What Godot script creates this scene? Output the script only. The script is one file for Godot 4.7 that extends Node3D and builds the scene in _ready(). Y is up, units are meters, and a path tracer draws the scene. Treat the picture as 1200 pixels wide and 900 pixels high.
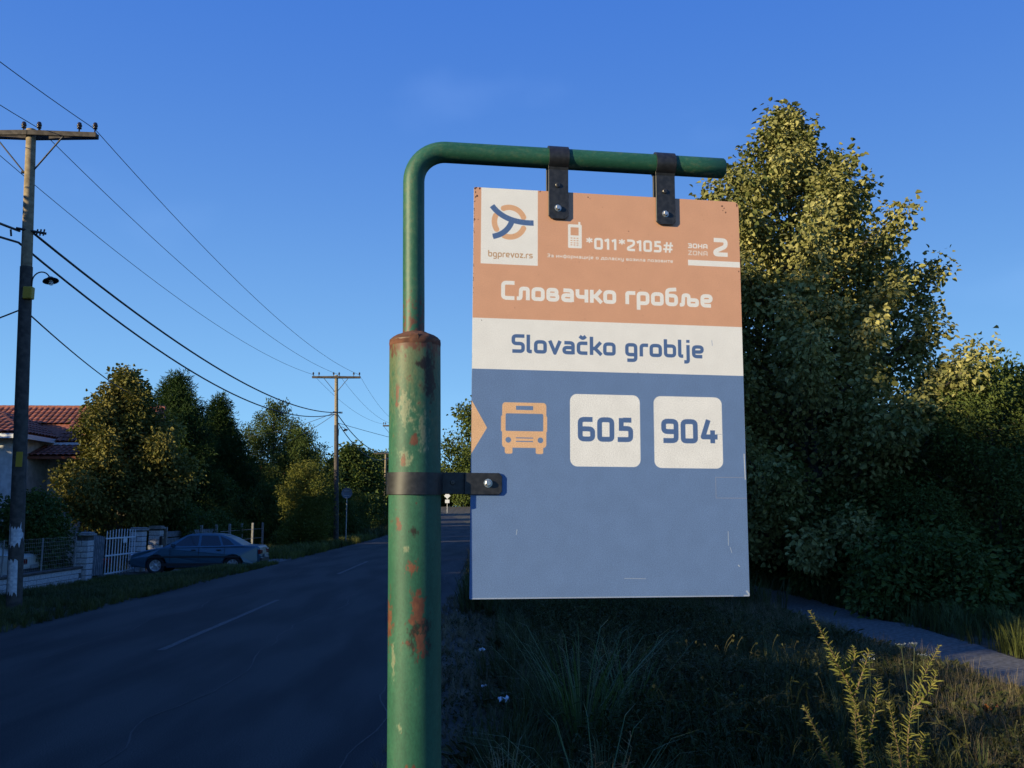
extends Node3D

# Sign frame: top-left corner of the sign's front face, and the directions along it
const EYE := Vector3(0, 1.85, 0)
var SU := Vector3(0.99314, -0.00357, -0.11689)
var SV := Vector3(-0.00486, -0.99993, -0.0107)
var SN := Vector3(0.11685, -0.01119, 0.99309)
var STL := Vector3(-0.01735, 2.42929, -1.54830)
var M := {}
var rng := RandomNumberGenerator.new()
var taken := {}

# ---------------------------------------------------------------- helpers
func numbered(called: String) -> String:
	if not taken.has(called):
		taken[called] = 0
		return called
	taken[called] += 1
	return "%s_%03d" % [called, taken[called]]

func tag(o: Node, label: String, category: String, group := "", kind := "") -> Node:
	if label: o.set_meta("label", label)
	if category: o.set_meta("category", category)
	if group: o.set_meta("group", group)
	if kind: o.set_meta("kind", kind)
	return o

func thing(called: String, label: String, category: String, at := Vector3.ZERO, turn := 0.0, group := "") -> Node3D:
	var o := Node3D.new()
	o.name = numbered(called)
	add_child(o)
	o.position = at
	o.rotation.y = turn
	tag(o, label, category, group)
	return o

func piece(called: String, mesh: Mesh, m: Material, parent: Node, xf := Transform3D.IDENTITY) -> MeshInstance3D:
	var o := MeshInstance3D.new()
	o.name = numbered(called) if parent == self else called
	o.mesh = mesh
	o.material_override = m
	o.transform = xf
	parent.add_child(o, true)
	return o

func st_new() -> SurfaceTool:
	var st := SurfaceTool.new()
	st.begin(Mesh.PRIMITIVE_TRIANGLES)
	return st

func done(called: String, st: SurfaceTool, m: Material, parent: Node, xf := Transform3D.IDENTITY) -> MeshInstance3D:
	st.generate_normals()
	return piece(called, st.commit(), m, parent, xf)

func tri(st: SurfaceTool, a: Vector3, b: Vector3, c: Vector3, ua := Vector2.ZERO, ub := Vector2.ZERO, uc := Vector2.ZERO) -> void:
	st.set_uv(ua); st.add_vertex(a)
	st.set_uv(ub); st.add_vertex(b)
	st.set_uv(uc); st.add_vertex(c)

# a, b, c, d anticlockwise as seen from the front
func quad(st: SurfaceTool, a: Vector3, b: Vector3, c: Vector3, d: Vector3) -> void:
	tri(st, a, c, b)
	tri(st, a, d, c)

func box(st: SurfaceTool, at: Vector3, size: Vector3, b := Basis.IDENTITY) -> void:
	st.set_smooth_group(-1)
	var h := size * 0.5
	var p := []
	for k in 8:
		p.append(at + b * Vector3(h.x if k & 1 else -h.x, h.y if k & 2 else -h.y, h.z if k & 4 else -h.z))
	for f in [[0, 2, 3, 1], [4, 5, 7, 6], [0, 4, 6, 2], [1, 3, 7, 5], [2, 6, 7, 3], [0, 1, 5, 4]]:
		quad(st, p[f[0]], p[f[1]], p[f[2]], p[f[3]])

# a box with chamfered edges
func cbox(st: SurfaceTool, at: Vector3, size: Vector3, c: float, b := Basis.IDENTITY) -> void:
	var h := size * 0.5
	var poly := PackedVector2Array([Vector2(-h.x + c, -h.y), Vector2(h.x - c, -h.y), Vector2(h.x, -h.y + c), Vector2(h.x, h.y - c), Vector2(h.x - c, h.y), Vector2(-h.x + c, h.y), Vector2(-h.x, h.y - c), Vector2(-h.x, -h.y + c)])
	prism(st, poly, Transform3D(b, at), h.z, c)

# an outline (anticlockwise in x, y) thickened along z, its two faces drawn in by the bevel
func prism(st: SurfaceTool, poly: PackedVector2Array, xf: Transform3D, half: float, bevel := 0.0, width = null) -> void:
	st.set_smooth_group(-1)
	var n := poly.size()
	var inset := PackedVector2Array()
	for i in n:
		var a := (poly[i] - poly[(i + n - 1) % n]).normalized()
		var b := (poly[(i + 1) % n] - poly[i]).normalized()
		var m := (Vector2(-a.y, a.x) + Vector2(-b.y, b.x)).normalized()
		inset.append(poly[i] + m * bevel / maxf(0.5, m.dot(Vector2(-a.y, a.x))))
	var layers := [[inset, -1.0, 0.0], [poly, -1.0, bevel], [poly, 1.0, bevel], [inset, 1.0, 0.0]] if bevel > 0.0 else [[poly, -1.0, 0.0], [poly, 1.0, 0.0]]
	var rings := []
	for l in layers:
		var ring := []
		for i in n:
			var w: float = width.call(l[0][i]) if width != null else half
			ring.append(xf * Vector3(l[0][i].x, l[0][i].y, l[1] * (w - l[2])))
		rings.append(ring)
	for k in rings.size() - 1:
		for i in n:
			var j := (i + 1) % n
			quad(st, rings[k][i], rings[k][j], rings[k + 1][j], rings[k + 1][i])
	var idx := Geometry2D.triangulate_polygon(inset)
	var last: int = rings.size() - 1
	for t in range(0, idx.size(), 3):
		var a := idx[t]; var b := idx[t + 1]; var c := idx[t + 2]
		var area := (inset[b] - inset[a]).cross(inset[c] - inset[a])
		if area < 0.0:
			var s := b; b = c; c = s
		tri(st, rings[last][a], rings[last][c], rings[last][b])
		tri(st, rings[0][a], rings[0][b], rings[0][c])

# a tube through points; radii one per point or a single one
func tube(st: SurfaceTool, pts: Array, radii: Array, sides := 8, caps := true, first := Vector3.ZERO) -> void:
	st.set_smooth_group(1)
	var n := pts.size()
	var x := first
	var rings := []
	var along := [0.0]
	for i in range(1, n):
		along.append(along[i - 1] + (pts[i] - pts[i - 1]).length())
	for i in n:
		var t: Vector3 = (pts[mini(i + 1, n - 1)] - pts[maxi(i - 1, 0)]).normalized()
		if x == Vector3.ZERO:
			x = t.cross(Vector3.UP if absf(t.y) < 0.9 else Vector3.RIGHT)
		x = (x - t * x.dot(t)).normalized()
		var y := t.cross(x)
		var r: float = radii[mini(i, radii.size() - 1)]
		var ring := []
		for k in sides + 1:
			var a := TAU * k / sides
			ring.append(pts[i] + (x * cos(a) + y * sin(a)) * r)
		rings.append(ring)
	for i in n - 1:
		var v0: float = along[i] / along[n - 1]
		var v1: float = along[i + 1] / along[n - 1]
		for k in sides:
			var u0 := float(k) / sides
			var u1 := float(k + 1) / sides
			tri(st, rings[i][k], rings[i + 1][k + 1], rings[i][k + 1], Vector2(u0, v0), Vector2(u1, v1), Vector2(u1, v0))
			tri(st, rings[i][k], rings[i + 1][k], rings[i + 1][k + 1], Vector2(u0, v0), Vector2(u0, v1), Vector2(u1, v1))
	if caps:
		st.set_smooth_group(-1)
		for k in sides:
			tri(st, pts[0], rings[0][k], rings[0][k + 1])
			tri(st, pts[n - 1], rings[n - 1][k + 1], rings[n - 1][k])

func rod(st: SurfaceTool, a: Vector3, b: Vector3, r: float, sides := 8) -> void:
	tube(st, [a, b], [r], sides)

func grey(f: FastNoiseLite, w: int, h: int) -> Image:
	return f.get_seamless_image(w, h)

func noise(seed_: int, freq: float, octaves := 4, kind := FastNoiseLite.TYPE_SIMPLEX_SMOOTH) -> FastNoiseLite:
	var f := FastNoiseLite.new()
	f.seed = seed_
	f.frequency = freq
	f.noise_type = kind
	f.fractal_octaves = octaves
	return f

func ramp_tex(f: FastNoiseLite, stops: Array, size := 256) -> NoiseTexture2D:
	var g := Gradient.new()
	var off := PackedFloat32Array()
	var col := PackedColorArray()
	for s in stops:
		off.append(s[0]); col.append(s[1])
	g.offsets = off
	g.colors = col
	var t := NoiseTexture2D.new()
	t.width = size; t.height = size
	t.seamless = true
	t.noise = f
	t.color_ramp = g
	return t

func lin(r: float, g: float, b: float) -> Color:
	return Color(r, g, b).linear_to_srgb()

func mat(c: Color, rough := 0.8, metal := 0.0, spec := 0.5) -> StandardMaterial3D:
	var m := StandardMaterial3D.new()
	m.albedo_color = c
	m.roughness = rough
	m.metallic = metal
	m.metallic_specular = spec
	return m

# a material with a grain: two tones laid over world space by noise
func grain(a: Color, b: Color, scale: float, rough := 0.85, seed_ := 1, freq := 0.03, mid := 0.5, soft := 0.25) -> StandardMaterial3D:
	var m := mat(Color.WHITE, rough)
	m.albedo_texture = ramp_tex(noise(seed_, freq, 5), [[maxf(0.0, mid - soft), a], [minf(1.0, mid + soft), b]])
	m.uv1_triplanar = true
	m.uv1_world_triplanar = true
	m.uv1_scale = Vector3.ONE * scale
	return m

func leafy(rough := 0.6) -> StandardMaterial3D:
	var m := mat(Color.WHITE, rough, 0.0, 0.22)
	m.vertex_color_use_as_albedo = true
	m.cull_mode = BaseMaterial3D.CULL_DISABLED
	m.backlight_enabled = true
	m.backlight = Color(0.45, 0.5, 0.18)
	return m

func rise(z: float) -> float:
	return pow(maxf(0.0, (-z - 55.0) / 100.0), 2.0) * 2.0 if z > -175.0 else 2.88

func bend(z: float) -> float:
	var d := clampf(-z - 70.0, 0.0, 110.0)
	return -pow(d / 80.0, 2.0) * 6.0

func G(x: float, z: float) -> float:
	var s := x - bend(z)
	var y := rise(z) - 0.35 * smoothstep(-8.2, -11.5, s)
	if s > -0.4:
		y += (sin(s * 3.1 + z * 0.7) + sin(z * 0.9 - s)) * 0.02 * smoothstep(-0.4, 0.8, s) * (1.0 - smoothstep(4.8, 5.5, s) * (1.0 - smoothstep(7.0, 8.0, s)))
	return y

# ---------------------------------------------------------------- foliage
func leaf(st: SurfaceTool, p: Vector3, d: Vector3, up: Vector3, l: float, w: float) -> void:
	var side := d.cross(up).normalized()
	up = side.cross(d).normalized()
	var fold := up * w * 0.22
	var tip := p + d * l - up * l * 0.12
	var l1 := p + d * l * 0.28 + side * w * 0.5 + fold
	var l2 := p + d * l * 0.66 + side * w * 0.38 + fold * 0.6
	var r1 := p + d * l * 0.28 - side * w * 0.5 + fold
	var r2 := p + d * l * 0.66 - side * w * 0.38 + fold * 0.6
	tri(st, p, l1, l2); tri(st, p, l2, tip)
	tri(st, p, r2, r1); tri(st, p, tip, r2)

func ball(r: RandomNumberGenerator) -> Vector3:
	while true:
		var v := Vector3(r.randf_range(-1, 1), r.randf_range(-1, 1), r.randf_range(-1, 1))
		if v.length_squared() < 1.0 and v.length_squared() > 0.0004:
			return v
	return Vector3.ZERO

# a sprig of leaves about the origin
func sprig(n: int, spread: float, l: float, w: float, droop: float, seed_: int) -> ArrayMesh:
	var r := RandomNumberGenerator.new()
	r.seed = seed_
	var st := st_new()
	st.set_smooth_group(-1)
	for i in n:
		var p := ball(r) * spread
		var d := (p.normalized() * 0.8 + ball(r) * 0.7 + Vector3(0, -droop, 0)).normalized()
		var up := (Vector3.UP * 0.7 + ball(r)).normalized()
		if absf(d.dot(up)) > 0.95:
			up = Vector3(up.y, up.z, up.x)
		var k := r.randf_range(0.7, 1.2)
		leaf(st, p, d, up, l * k, w * k)
	st.generate_normals()
	return st.commit()

# a few crooked stems with leaves of all sizes, some bare, some bent over
func herbage(seed_: int) -> ArrayMesh:
	var r := RandomNumberGenerator.new()
	r.seed = seed_
	var st := st_new()
	for k in 6:
		var p := Vector3(r.randf_range(-0.12, 0.12), 0, r.randf_range(-0.12, 0.12))
		var d := Vector3(r.randf_range(-0.35, 0.35), 1.0, r.randf_range(-0.35, 0.35)).normalized()
		var n := r.randi_range(9, 16)
		var pts := [p]
		for i in n:
			d = (d + ball(r) * 0.22 + Vector3(0, -0.02 * i * r.randf(), 0)).normalized()
			p += d * 0.05 * r.randf_range(0.7, 1.2)
			pts.append(p)
			st.set_smooth_group(-1)
			for j in r.randi_range(0, 4):
				var o := (ball(r) + d * 0.5).normalized()
				leaf(st, p, o, (Vector3.UP + ball(r) * 0.6).normalized(), r.randf_range(0.02, 0.085), r.randf_range(0.008, 0.03))
		tube(st, pts, [0.003], 4, false)
	st.generate_normals()
	return st.commit()

func blades(n: int, h: float, w: float, lean: float, seed_: int) -> ArrayMesh:
	var r := RandomNumberGenerator.new()
	r.seed = seed_
	var st := st_new()
	st.set_smooth_group(-1)
	for i in n:
		var a := r.randf() * TAU
		var o := Vector3(cos(a), 0, sin(a))
		var side := Vector3(-o.z, 0, o.x) * w * r.randf_range(0.6, 1.2)
		var p := o * r.randf() * h * 0.22
		var hh := h * r.randf_range(0.45, 1.15)
		var k := lean * r.randf_range(0.2, 1.3)
		var m := p + Vector3(0, hh * 0.55, 0) + o * hh * k * 0.28
		var m2 := p + Vector3(0, hh * 0.86, 0) + o * hh * k * 0.62
		var t := p + Vector3(0, hh * (1.0 - k * 0.1), 0) + o * hh * k
		tri(st, p - side, p + side, m + side * 0.8); tri(st, p - side, m + side * 0.8, m - side * 0.8)
		tri(st, m - side * 0.8, m + side * 0.8, m2 + side * 0.5); tri(st, m - side * 0.8, m2 + side * 0.5, m2 - side * 0.5)
		tri(st, m2 - side * 0.5, m2 + side * 0.5, t)
	st.generate_normals()
	return st.commit()

func many(called: String, mesh: Mesh, m: Material, xfs: Array, cols: Array, parent: Node) -> MultiMeshInstance3D:
	var mm := MultiMesh.new()
	mm.transform_format = MultiMesh.TRANSFORM_3D
	mm.use_colors = true
	mm.mesh = mesh
	mm.instance_count = xfs.size()
	for i in xfs.size():
		mm.set_instance_transform(i, xfs[i])
		mm.set_instance_color(i, cols[i])
	var o := MultiMeshInstance3D.new()
	o.name = numbered(called) if parent == self else called
	o.multimesh = mm
	o.material_override = m
	parent.add_child(o, true)
	return o

func turned(r: RandomNumberGenerator, s: float, tilt := 1.0) -> Basis:
	var b := Basis(Vector3.UP, r.randf() * TAU)
	var ax := Vector3(r.randf_range(-1, 1), 0.01, r.randf_range(-1, 1)).normalized()
	return (Basis(ax, r.randf() * tilt) * b).scaled(Vector3.ONE * s)

func along(profile: Array, t: float) -> float:
	for i in profile.size() - 1:
		if t <= profile[i + 1][0]:
			return lerpf(profile[i][1], profile[i + 1][1], (t - profile[i][0]) / maxf(1e-4, profile[i + 1][0] - profile[i][0]))
	return profile[-1][1]

# spec: h height, trunk (height of the lowest leaves), r (radius in metres by share of the height), limbs, n sprigs, mesh, a/b leaf colours (linear), seed, rad trunk radius, puff share of limb for a clump, rise of limbs, size
func tree(called: String, label: String, category: String, at: Vector3, s: Dictionary, group := "") -> Node3D:
	var t := thing(called, label, category, at, 0.0, group)
	var r := RandomNumberGenerator.new()
	r.seed = s.seed
	var h: float = s.h
	var lean: Vector3 = s.get("lean", Vector3.ZERO)
	var wob := []
	var st := st_new()
	var tr := []
	var rr := []
	var rad: float = s.get("rad", 0.14)
	for k in 9:
		var f := k / 8.0
		wob.append(Vector3(r.randf_range(-1, 1), 0, r.randf_range(-1, 1)) * 0.02 * h * f * (1.0 - f * 0.6) + lean * f * f)
		tr.append(Vector3(0, -0.1 + (h * 0.97 + 0.1) * f, 0) + wob[k])
		rr.append(rad * (1.25 if k == 0 else 1.0) * pow(1.0 - f * 0.96, 0.9))
	tube(st, tr, rr, 9)
	var ends := []
	var n_l: int = s.limbs
	var up: float = s.get("rise", 0.45)
	var low: float = s.trunk / h
	for i in n_l:
		var f := lerpf(low, 0.97, pow((i + r.randf() * 0.9) / n_l, s.get("crowd", 0.9)))
		var a := i * 2.39996 + r.randf_range(-0.5, 0.5)
		var vary: float = s.get("vary", 0.2)
		var len_: float = along(s.r, f) * r.randf_range(0.9 - vary, 0.9 + vary)
		var base_f := maxf(0.1, f - up * len_ / h)
		var k := clampf(base_f * 8.0, 0.0, 7.99)
		var p0: Vector3 = tr[int(k)].lerp(tr[int(k) + 1], k - int(k))
		var p2 := Vector3(cos(a) * len_, f * h, sin(a) * len_) + lean * f * f
		var p1 := p0.lerp(p2, 0.5) + Vector3(0, -0.08 * len_ + s.get("arch", 0.0) * len_, 0)
		var r0: float = clampf(rr[int(k)] * 0.45, 0.012, 0.09)
		tube(st, [p0, p1, p2], [r0, r0 * 0.6, r0 * 0.2], 5, false)
		ends.append([p0, p1, p2, len_, r.randf()])
	done("trunk", st, s.get("bark", M.bark), t)
	var xfs := []
	var cols := []
	var total := 0.0
	for e in ends:
		total += 0.25 + e[3]
	var puff: float = s.get("puff", 0.3)
	var size: float = s.get("size", 1.0)
	var n: int = s.n
	for e in ends:
		var count := int(n * (0.25 + e[3]) / total)
		for k in count:
			var q := pow(r.randf(), 0.62) * 1.0
			q = lerpf(s.get("inner", 0.2), 1.06, q)
			var p: Vector3 = e[0].lerp(e[1], q * 2.0) if q < 0.5 else e[1].lerp(e[2], q * 2.0 - 1.0)
			p += ball(r) * (puff * (0.35 + 0.65 * e[3]) * (1.12 - 0.55 * q) + 0.08)
			if p.y < 0.15:
				p.y = 0.15 + r.randf() * 0.3
			xfs.append(Transform3D(turned(r, size * r.randf_range(0.55, 1.3), s.get("tilt", 1.0)), p))
			var c: Color = s.a.lerp(s.b, clampf(r.randf() * 0.6 + e[4] * 0.4, 0, 1))
			cols.append(c * r.randf_range(0.8, 1.15))
	many("crown", s.mesh, s.get("mat", M.leaf), xfs, cols, t).set_meta("kind", "stuff")
	return t

func scatter(called: String, label: String, category: String, mesh: Mesh, m: Material, n: int, x0: float, x1: float, z0: float, z1: float, a: Color, b: Color, s0: float, s1: float, seed_: int, keep = null, near_bias := 1.0) -> void:
	var r := RandomNumberGenerator.new()
	r.seed = seed_
	var lumps := noise(seed_ + 5, 0.35, 2)
	var xfs := []
	var cols := []
	var tries := 0
	while xfs.size() < n and tries < n * 6:
		tries += 1
		var z := lerpf(z0, z1, pow(r.randf(), near_bias))
		var x := r.randf_range(x0, x1) + bend(z)
		var k := lumps.get_noise_2d(x, z) * 0.5 + 0.5
		if r.randf() > k * 1.5 or (keep != null and not keep.call(x, z)):
			continue
		xfs.append(Transform3D(turned(r, lerpf(s0, s1, r.randf() * 0.6 + k * 0.4), 0.25), Vector3(x, G(x, z) - 0.015, z)))
		cols.append(a.lerp(b, clampf(r.randf() * 0.7 + (lumps.get_noise_2d(x * 0.7 + 90, z * 0.7)) * 0.7 + 0.15, 0, 1)) * r.randf_range(0.75, 1.2))
	var o := many(called, mesh, m, xfs, cols, self)
	tag(o, label, category, "", "stuff")

# ---------------------------------------------------------------- lettering
var GL := {}
func glyphs() -> void:
	# centre lines of the strokes: [advance, corner radius, strokes]; base line 0, x height 5, capitals 7, stroke about 1.2
	GL = {
		"С": [4.7, 1.1, [[4.1, 6.4, 0.6, 6.4, 0.6, 0.6, 4.1, 0.6]]],
		"л": [4.6, 0.7, [[3.5, 0, 3.5, 4.4, 1.4, 4.4, 1.25, 0.6, 0.1, 0.6]]],
		"о": [4.6, 1.1, [[2, 0.6, 3.5, 0.6, 3.5, 4.4, 0.6, 4.4, 0.6, 0.6, 2.1, 0.6]]],
		"в": [4.6, 0.9, [[0.6, 2.55, 3.2, 2.55, 3.2, 4.4, 0.6, 4.4, 0.6, 0.6, 3.45, 0.6, 3.45, 2.55, 0.6, 2.55]]],
		"а": [4.5, 1.0, [[0.7, 4.4, 3.4, 4.4, 3.4, 0], [3.4, 2.55, 0.6, 2.55, 0.6, 0.6, 3.4, 0.6]]],
		"ч": [4.5, 1.0, [[0.6, 5, 0.6, 2.1, 3.4, 2.1], [3.4, 5, 3.4, 0]]],
		"к": [4.2, 0.0, [[0.6, 0, 0.6, 5], [0.6, 2.5, 1.7, 2.5, 3.5, 4.95], [1.7, 2.5, 3.7, 0.1]]],
		"г": [3.6, 0.6, [[0.6, 0, 0.6, 4.4, 3.2, 4.4]]],
		"р": [4.6, 1.0, [[0.6, -2, 0.6, 4.4, 3.5, 4.4, 3.5, 0.6, 0.6, 0.6]]],
		"б": [4.6, 1.1, [[3.6, 6.5, 0.6, 6.2, 0.6, 0.6, 3.5, 0.6, 3.5, 4.0, 0.6, 4.0]]],
		"љ": [6.8, 0.7, [[0.1, 0.6, 1.1, 0.6, 1.3, 4.4, 3.0, 4.4, 3.0, 0.6, 5.7, 0.6, 5.7, 2.6, 3.0, 2.6]]],
		"е": [4.5, 1.1, [[0.6, 2.4, 3.4, 2.4, 3.4, 4.4, 0.6, 4.4, 0.6, 0.6, 3.4, 0.6]]],
		"S": [4.6, 1.0, [[4.0, 6.4, 0.6, 6.4, 0.6, 3.5, 3.6, 3.5, 3.6, 0.6, 0.3, 0.6]]],
		"l": [2.3, 0.8, [[0.6, 7, 0.6, 0.6, 1.7, 0.6]]],
		"v": [4.2, 0.0, [[0.35, 5, 1.95, 0.3, 3.55, 5]]],
		"č": [4.1, 1.1, [[3.4, 4.4, 0.6, 4.4, 0.6, 0.6, 3.4, 0.6], [1.0, 7.1, 1.95, 6.1, 2.9, 7.1]]],
		"g": [4.6, 1.0, [[3.4, 0.6, 0.6, 0.6, 0.6, 4.4, 3.4, 4.4, 3.4, -1.6, 0.7, -1.6]]],
		"r": [3.2, 1.0, [[0.6, 0, 0.6, 4.4, 2.8, 4.4]]],
		"b": [4.6, 1.0, [[0.6, 7, 0.6, 0.6, 3.5, 0.6, 3.5, 4.4, 0.6, 4.4]]],
		"j": [2.2, 0.8, [[1.0, 5, 1.0, -1.6, -0.3, -1.6], [1.0, 5.9, 1.0, 7.0]]],
		"p": [4.6, 1.0, [[0.6, -2, 0.6, 4.4, 3.5, 4.4, 3.5, 0.6, 0.6, 0.6]]],
		"z": [4.0, 0.0, [[0.3, 4.4, 3.0, 4.4, 0.6, 0.6, 3.5, 0.6]]],
		"s": [4.1, 0.9, [[3.4, 4.4, 0.6, 4.4, 0.6, 2.5, 3.2, 2.5, 3.2, 0.6, 0.3, 0.6]]],
		".": [1.9, 0.0, [[0.7, 0, 0.7, 1.2]]],
		"0": [4.7, 1.0, [[2, 0.6, 3.6, 0.6, 3.6, 6.4, 0.6, 6.4, 0.6, 0.6, 2.1, 0.6]]],
		"1": [3.4, 0.0, [[0.3, 5.4, 1.9, 6.3, 1.9, 0]]],
		"2": [4.6, 1.0, [[0.3, 6.4, 3.5, 6.4, 3.5, 3.9, 0.65, 1.9, 0.65, 0.6, 4.0, 0.6]]],
		"4": [4.6, 0.0, [[2.1, 7, 0.75, 1.9, 4.3, 1.9], [3.1, 3.9, 3.1, 0]]],
		"5": [4.6, 0.9, [[3.7, 6.4, 1.7, 6.4], [1.2, 6.99, 1.2, 3.4], [0.61, 3.9, 3.5, 3.9, 3.5, 0.6, 0.3, 0.6]]],
		"6": [4.7, 1.0, [[3.6, 6.4, 0.6, 6.4, 0.6, 0.6, 3.6, 0.6, 3.6, 3.6, 0.6, 3.6]]],
		"9": [4.7, 1.0, [[3.6, 3.3, 0.6, 3.3, 0.6, 6.4, 3.6, 6.4, 3.6, 0.6, 0.5, 0.6]]],
		"*": [3.9, 0.0, [[1.7, 3.7, 1.7, 7.1], [0.3, 4.5, 3.1, 6.3], [0.3, 6.3, 3.1, 4.5]], 0.6],
		"#": [5.2, 0.0, [[1.4, 0, 2.1, 6.6], [3.3, 0, 4.0, 6.6], [0.2, 2.1, 4.7, 2.1], [0.5, 4.5, 5.0, 4.5]], 0.75],
		"З": [4.7, 0.9, [[0.3, 6.4, 3.5, 6.4, 3.5, 3.5, 1.0, 3.5], [2, 3.5, 3.7, 3.5, 3.7, 0.6, 0.2, 0.6]]],
		"О": [5.0, 1.2, [[2, 0.6, 3.9, 0.6, 3.9, 6.4, 0.6, 6.4, 0.6, 0.6, 2.1, 0.6]]],
		"Н": [5.0, 0.0, [[0.6, 0, 0.6, 7], [3.9, 0, 3.9, 7], [0.6, 3.5, 3.9, 3.5]]],
		"А": [5.0, 1.4, [[0.6, 0, 0.6, 6.4, 3.9, 6.4, 3.9, 0], [0.6, 2.6, 3.9, 2.6]]],
		"Z": [4.6, 0.0, [[0.3, 6.4, 3.5, 6.4, 0.6, 0.6, 4.0, 0.6]]],
		"N": [5.1, 0.0, [[0.6, 0, 0.6, 7], [0.6, 6.6, 3.9, 0.4], [3.9, 0, 3.9, 7]]],
		"и": [4.6, 0.0, [[0.6, 5, 0.6, 0], [0.6, 0.6, 3.4, 4.4], [3.4, 5, 3.4, 0]]],
		"н": [4.6, 0.0, [[0.6, 5, 0.6, 0], [0.6, 2.5, 3.4, 2.5], [3.4, 5, 3.4, 0]]],
		"ф": [5.8, 1.0, [[2.8, 0.6, 4.9, 0.6, 4.9, 4.4, 0.6, 4.4, 0.6, 0.6, 2.9, 0.6], [2.75, -2, 2.75, 7]]],
		"м": [5.6, 0.0, [[0.6, 0, 0.6, 4.6, 2.5, 1.2, 4.4, 4.6, 4.4, 0]]],
		"ц": [4.9, 0.5, [[0.6, 5, 0.6, 0.6, 3.4, 0.6, 3.4, 5], [3.4, 0.6, 4.3, 0.6, 4.3, -1.2]]],
		"ј": [2.2, 0.8, [[1.0, 5, 1.0, -1.6, -0.3, -1.6], [1.0, 5.9, 1.0, 7.0]]],
		"д": [5.0, 0.0, [[0.3, -1.2, 0.3, 0.6, 4.5, 0.6, 4.5, -1.2], [1.0, 0.6, 1.6, 4.4, 3.6, 4.4, 3.6, 0.6]]],
		"с": [4.1, 1.1, [[3.4, 4.4, 0.6, 4.4, 0.6, 0.6, 3.4, 0.6]]],
		"у": [4.4, 1.0, [[0.6, 5, 0.6, 0.8, 3.4, 0.8], [3.4, 5, 3.4, -1.6, 0.7, -1.6]]],
		"з": [4.1, 0.8, [[0.3, 4.4, 3.0, 4.4, 3.0, 2.5, 1.0, 2.5], [1.8, 2.5, 3.2, 2.5, 3.2, 0.6, 0.2, 0.6]]],
		"п": [4.6, 0.4, [[0.6, 0, 0.6, 4.4, 3.4, 4.4, 3.4, 0]]],
		"т": [4.0, 0.0, [[0.1, 4.4, 3.7, 4.4], [1.9, 4.4, 1.9, 0]]],
		" ": [2.4, 0.0, []],
	}
	GL["o"] = GL["о"]; GL["a"] = GL["а"]; GL["k"] = [4.2, 0.0, [[0.6, 0, 0.6, 7], [0.6, 2.5, 1.7, 2.5, 3.5, 4.95], [1.7, 2.5, 3.7, 0.1]]]
	GL["e"] = GL["е"]; GL["A"] = GL["А"]; GL["O"] = GL["О"]

func rounded(p: PackedVector2Array, rad: float) -> PackedVector2Array:
	if rad <= 0.0:
		return p
	var out := PackedVector2Array([p[0]])
	for i in range(1, p.size() - 1):
		var a := p[i - 1] - p[i]
		var b := p[i + 1] - p[i]
		var r := minf(rad, minf(a.length(), b.length()) * 0.5)
		var p0 := p[i] + a.normalized() * r
		var p1 := p[i] + b.normalized() * r
		for k in 5:
			var t := k / 4.0
			out.append(p0.lerp(p[i], t).lerp(p[i].lerp(p1, t), t))
	out.append(p[p.size() - 1])
	return out

# ink a stroke into an image: points in pixels, half width in pixels
func ink(im: Image, p: PackedVector2Array, half: float, c: Color) -> void:
	var lo := p[0]
	var hi := p[0]
	for q in p:
		lo = lo.min(q); hi = hi.max(q)
	var pad := half + 1.5
	var last := p.size() - 2
	for y in range(maxi(0, int(lo.y - pad)), mini(im.get_height(), int(hi.y + pad) + 1)):
		for x in range(maxi(0, int(lo.x - pad)), mini(im.get_width(), int(hi.x + pad) + 1)):
			var q := Vector2(x + 0.5, y + 0.5)
			var best := 1e9
			for i in last + 1:
				var d := p[i + 1] - p[i]
				var l := d.length()
				if l < 1e-5:
					continue
				var u := d / l
				var s := (q - p[i]).dot(u)
				var e := absf((q - p[i]).cross(u)) - half
				var over := maxf(-s, s - l)
				if over > 0.0 and ((s < 0.0 and i > 0) or (s > l and i < last)):
					e = (q - p[i + (0 if s < 0.0 else 1)]).length() - half
				else:
					e = maxf(e, over)
				best = minf(best, e)
			var k := clampf(0.5 - best, 0.0, 1.0)
			if k > 0.0:
				im.set_pixel(x, y, im.get_pixel(x, y).lerp(c, k))

# letters in millimetres on the sign; x0 to x1 fits the width, base is the base line at x0, cap the height of a capital
func letters(im: Image, ppm: float, text: String, x0: float, x1: float, base: float, cap: float, weight: float, c: Color) -> void:
	var w := 0.0
	for ch in text:
		w += GL[ch][0]
	w -= 0.7
	var sx := (x1 - x0) / w
	var sy := cap / 7.0
	var x := x0
	for ch in text:
		var g: Array = GL[ch]
		for stroke in g[2]:
			var p := PackedVector2Array()
			for i in range(0, stroke.size(), 2):
				p.append(Vector2(stroke[i], stroke[i + 1]))
			p = rounded(p, g[1])
			for i in p.size():
				p[i] = Vector2(x + p[i].x * sx, base - p[i].y * sy) * ppm
			ink(im, p, 0.5 * weight * (g[3] if g.size() > 3 else 1.0) * (sx + sy) * 0.5 * ppm, c)
		x += g[0] * sx

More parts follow.
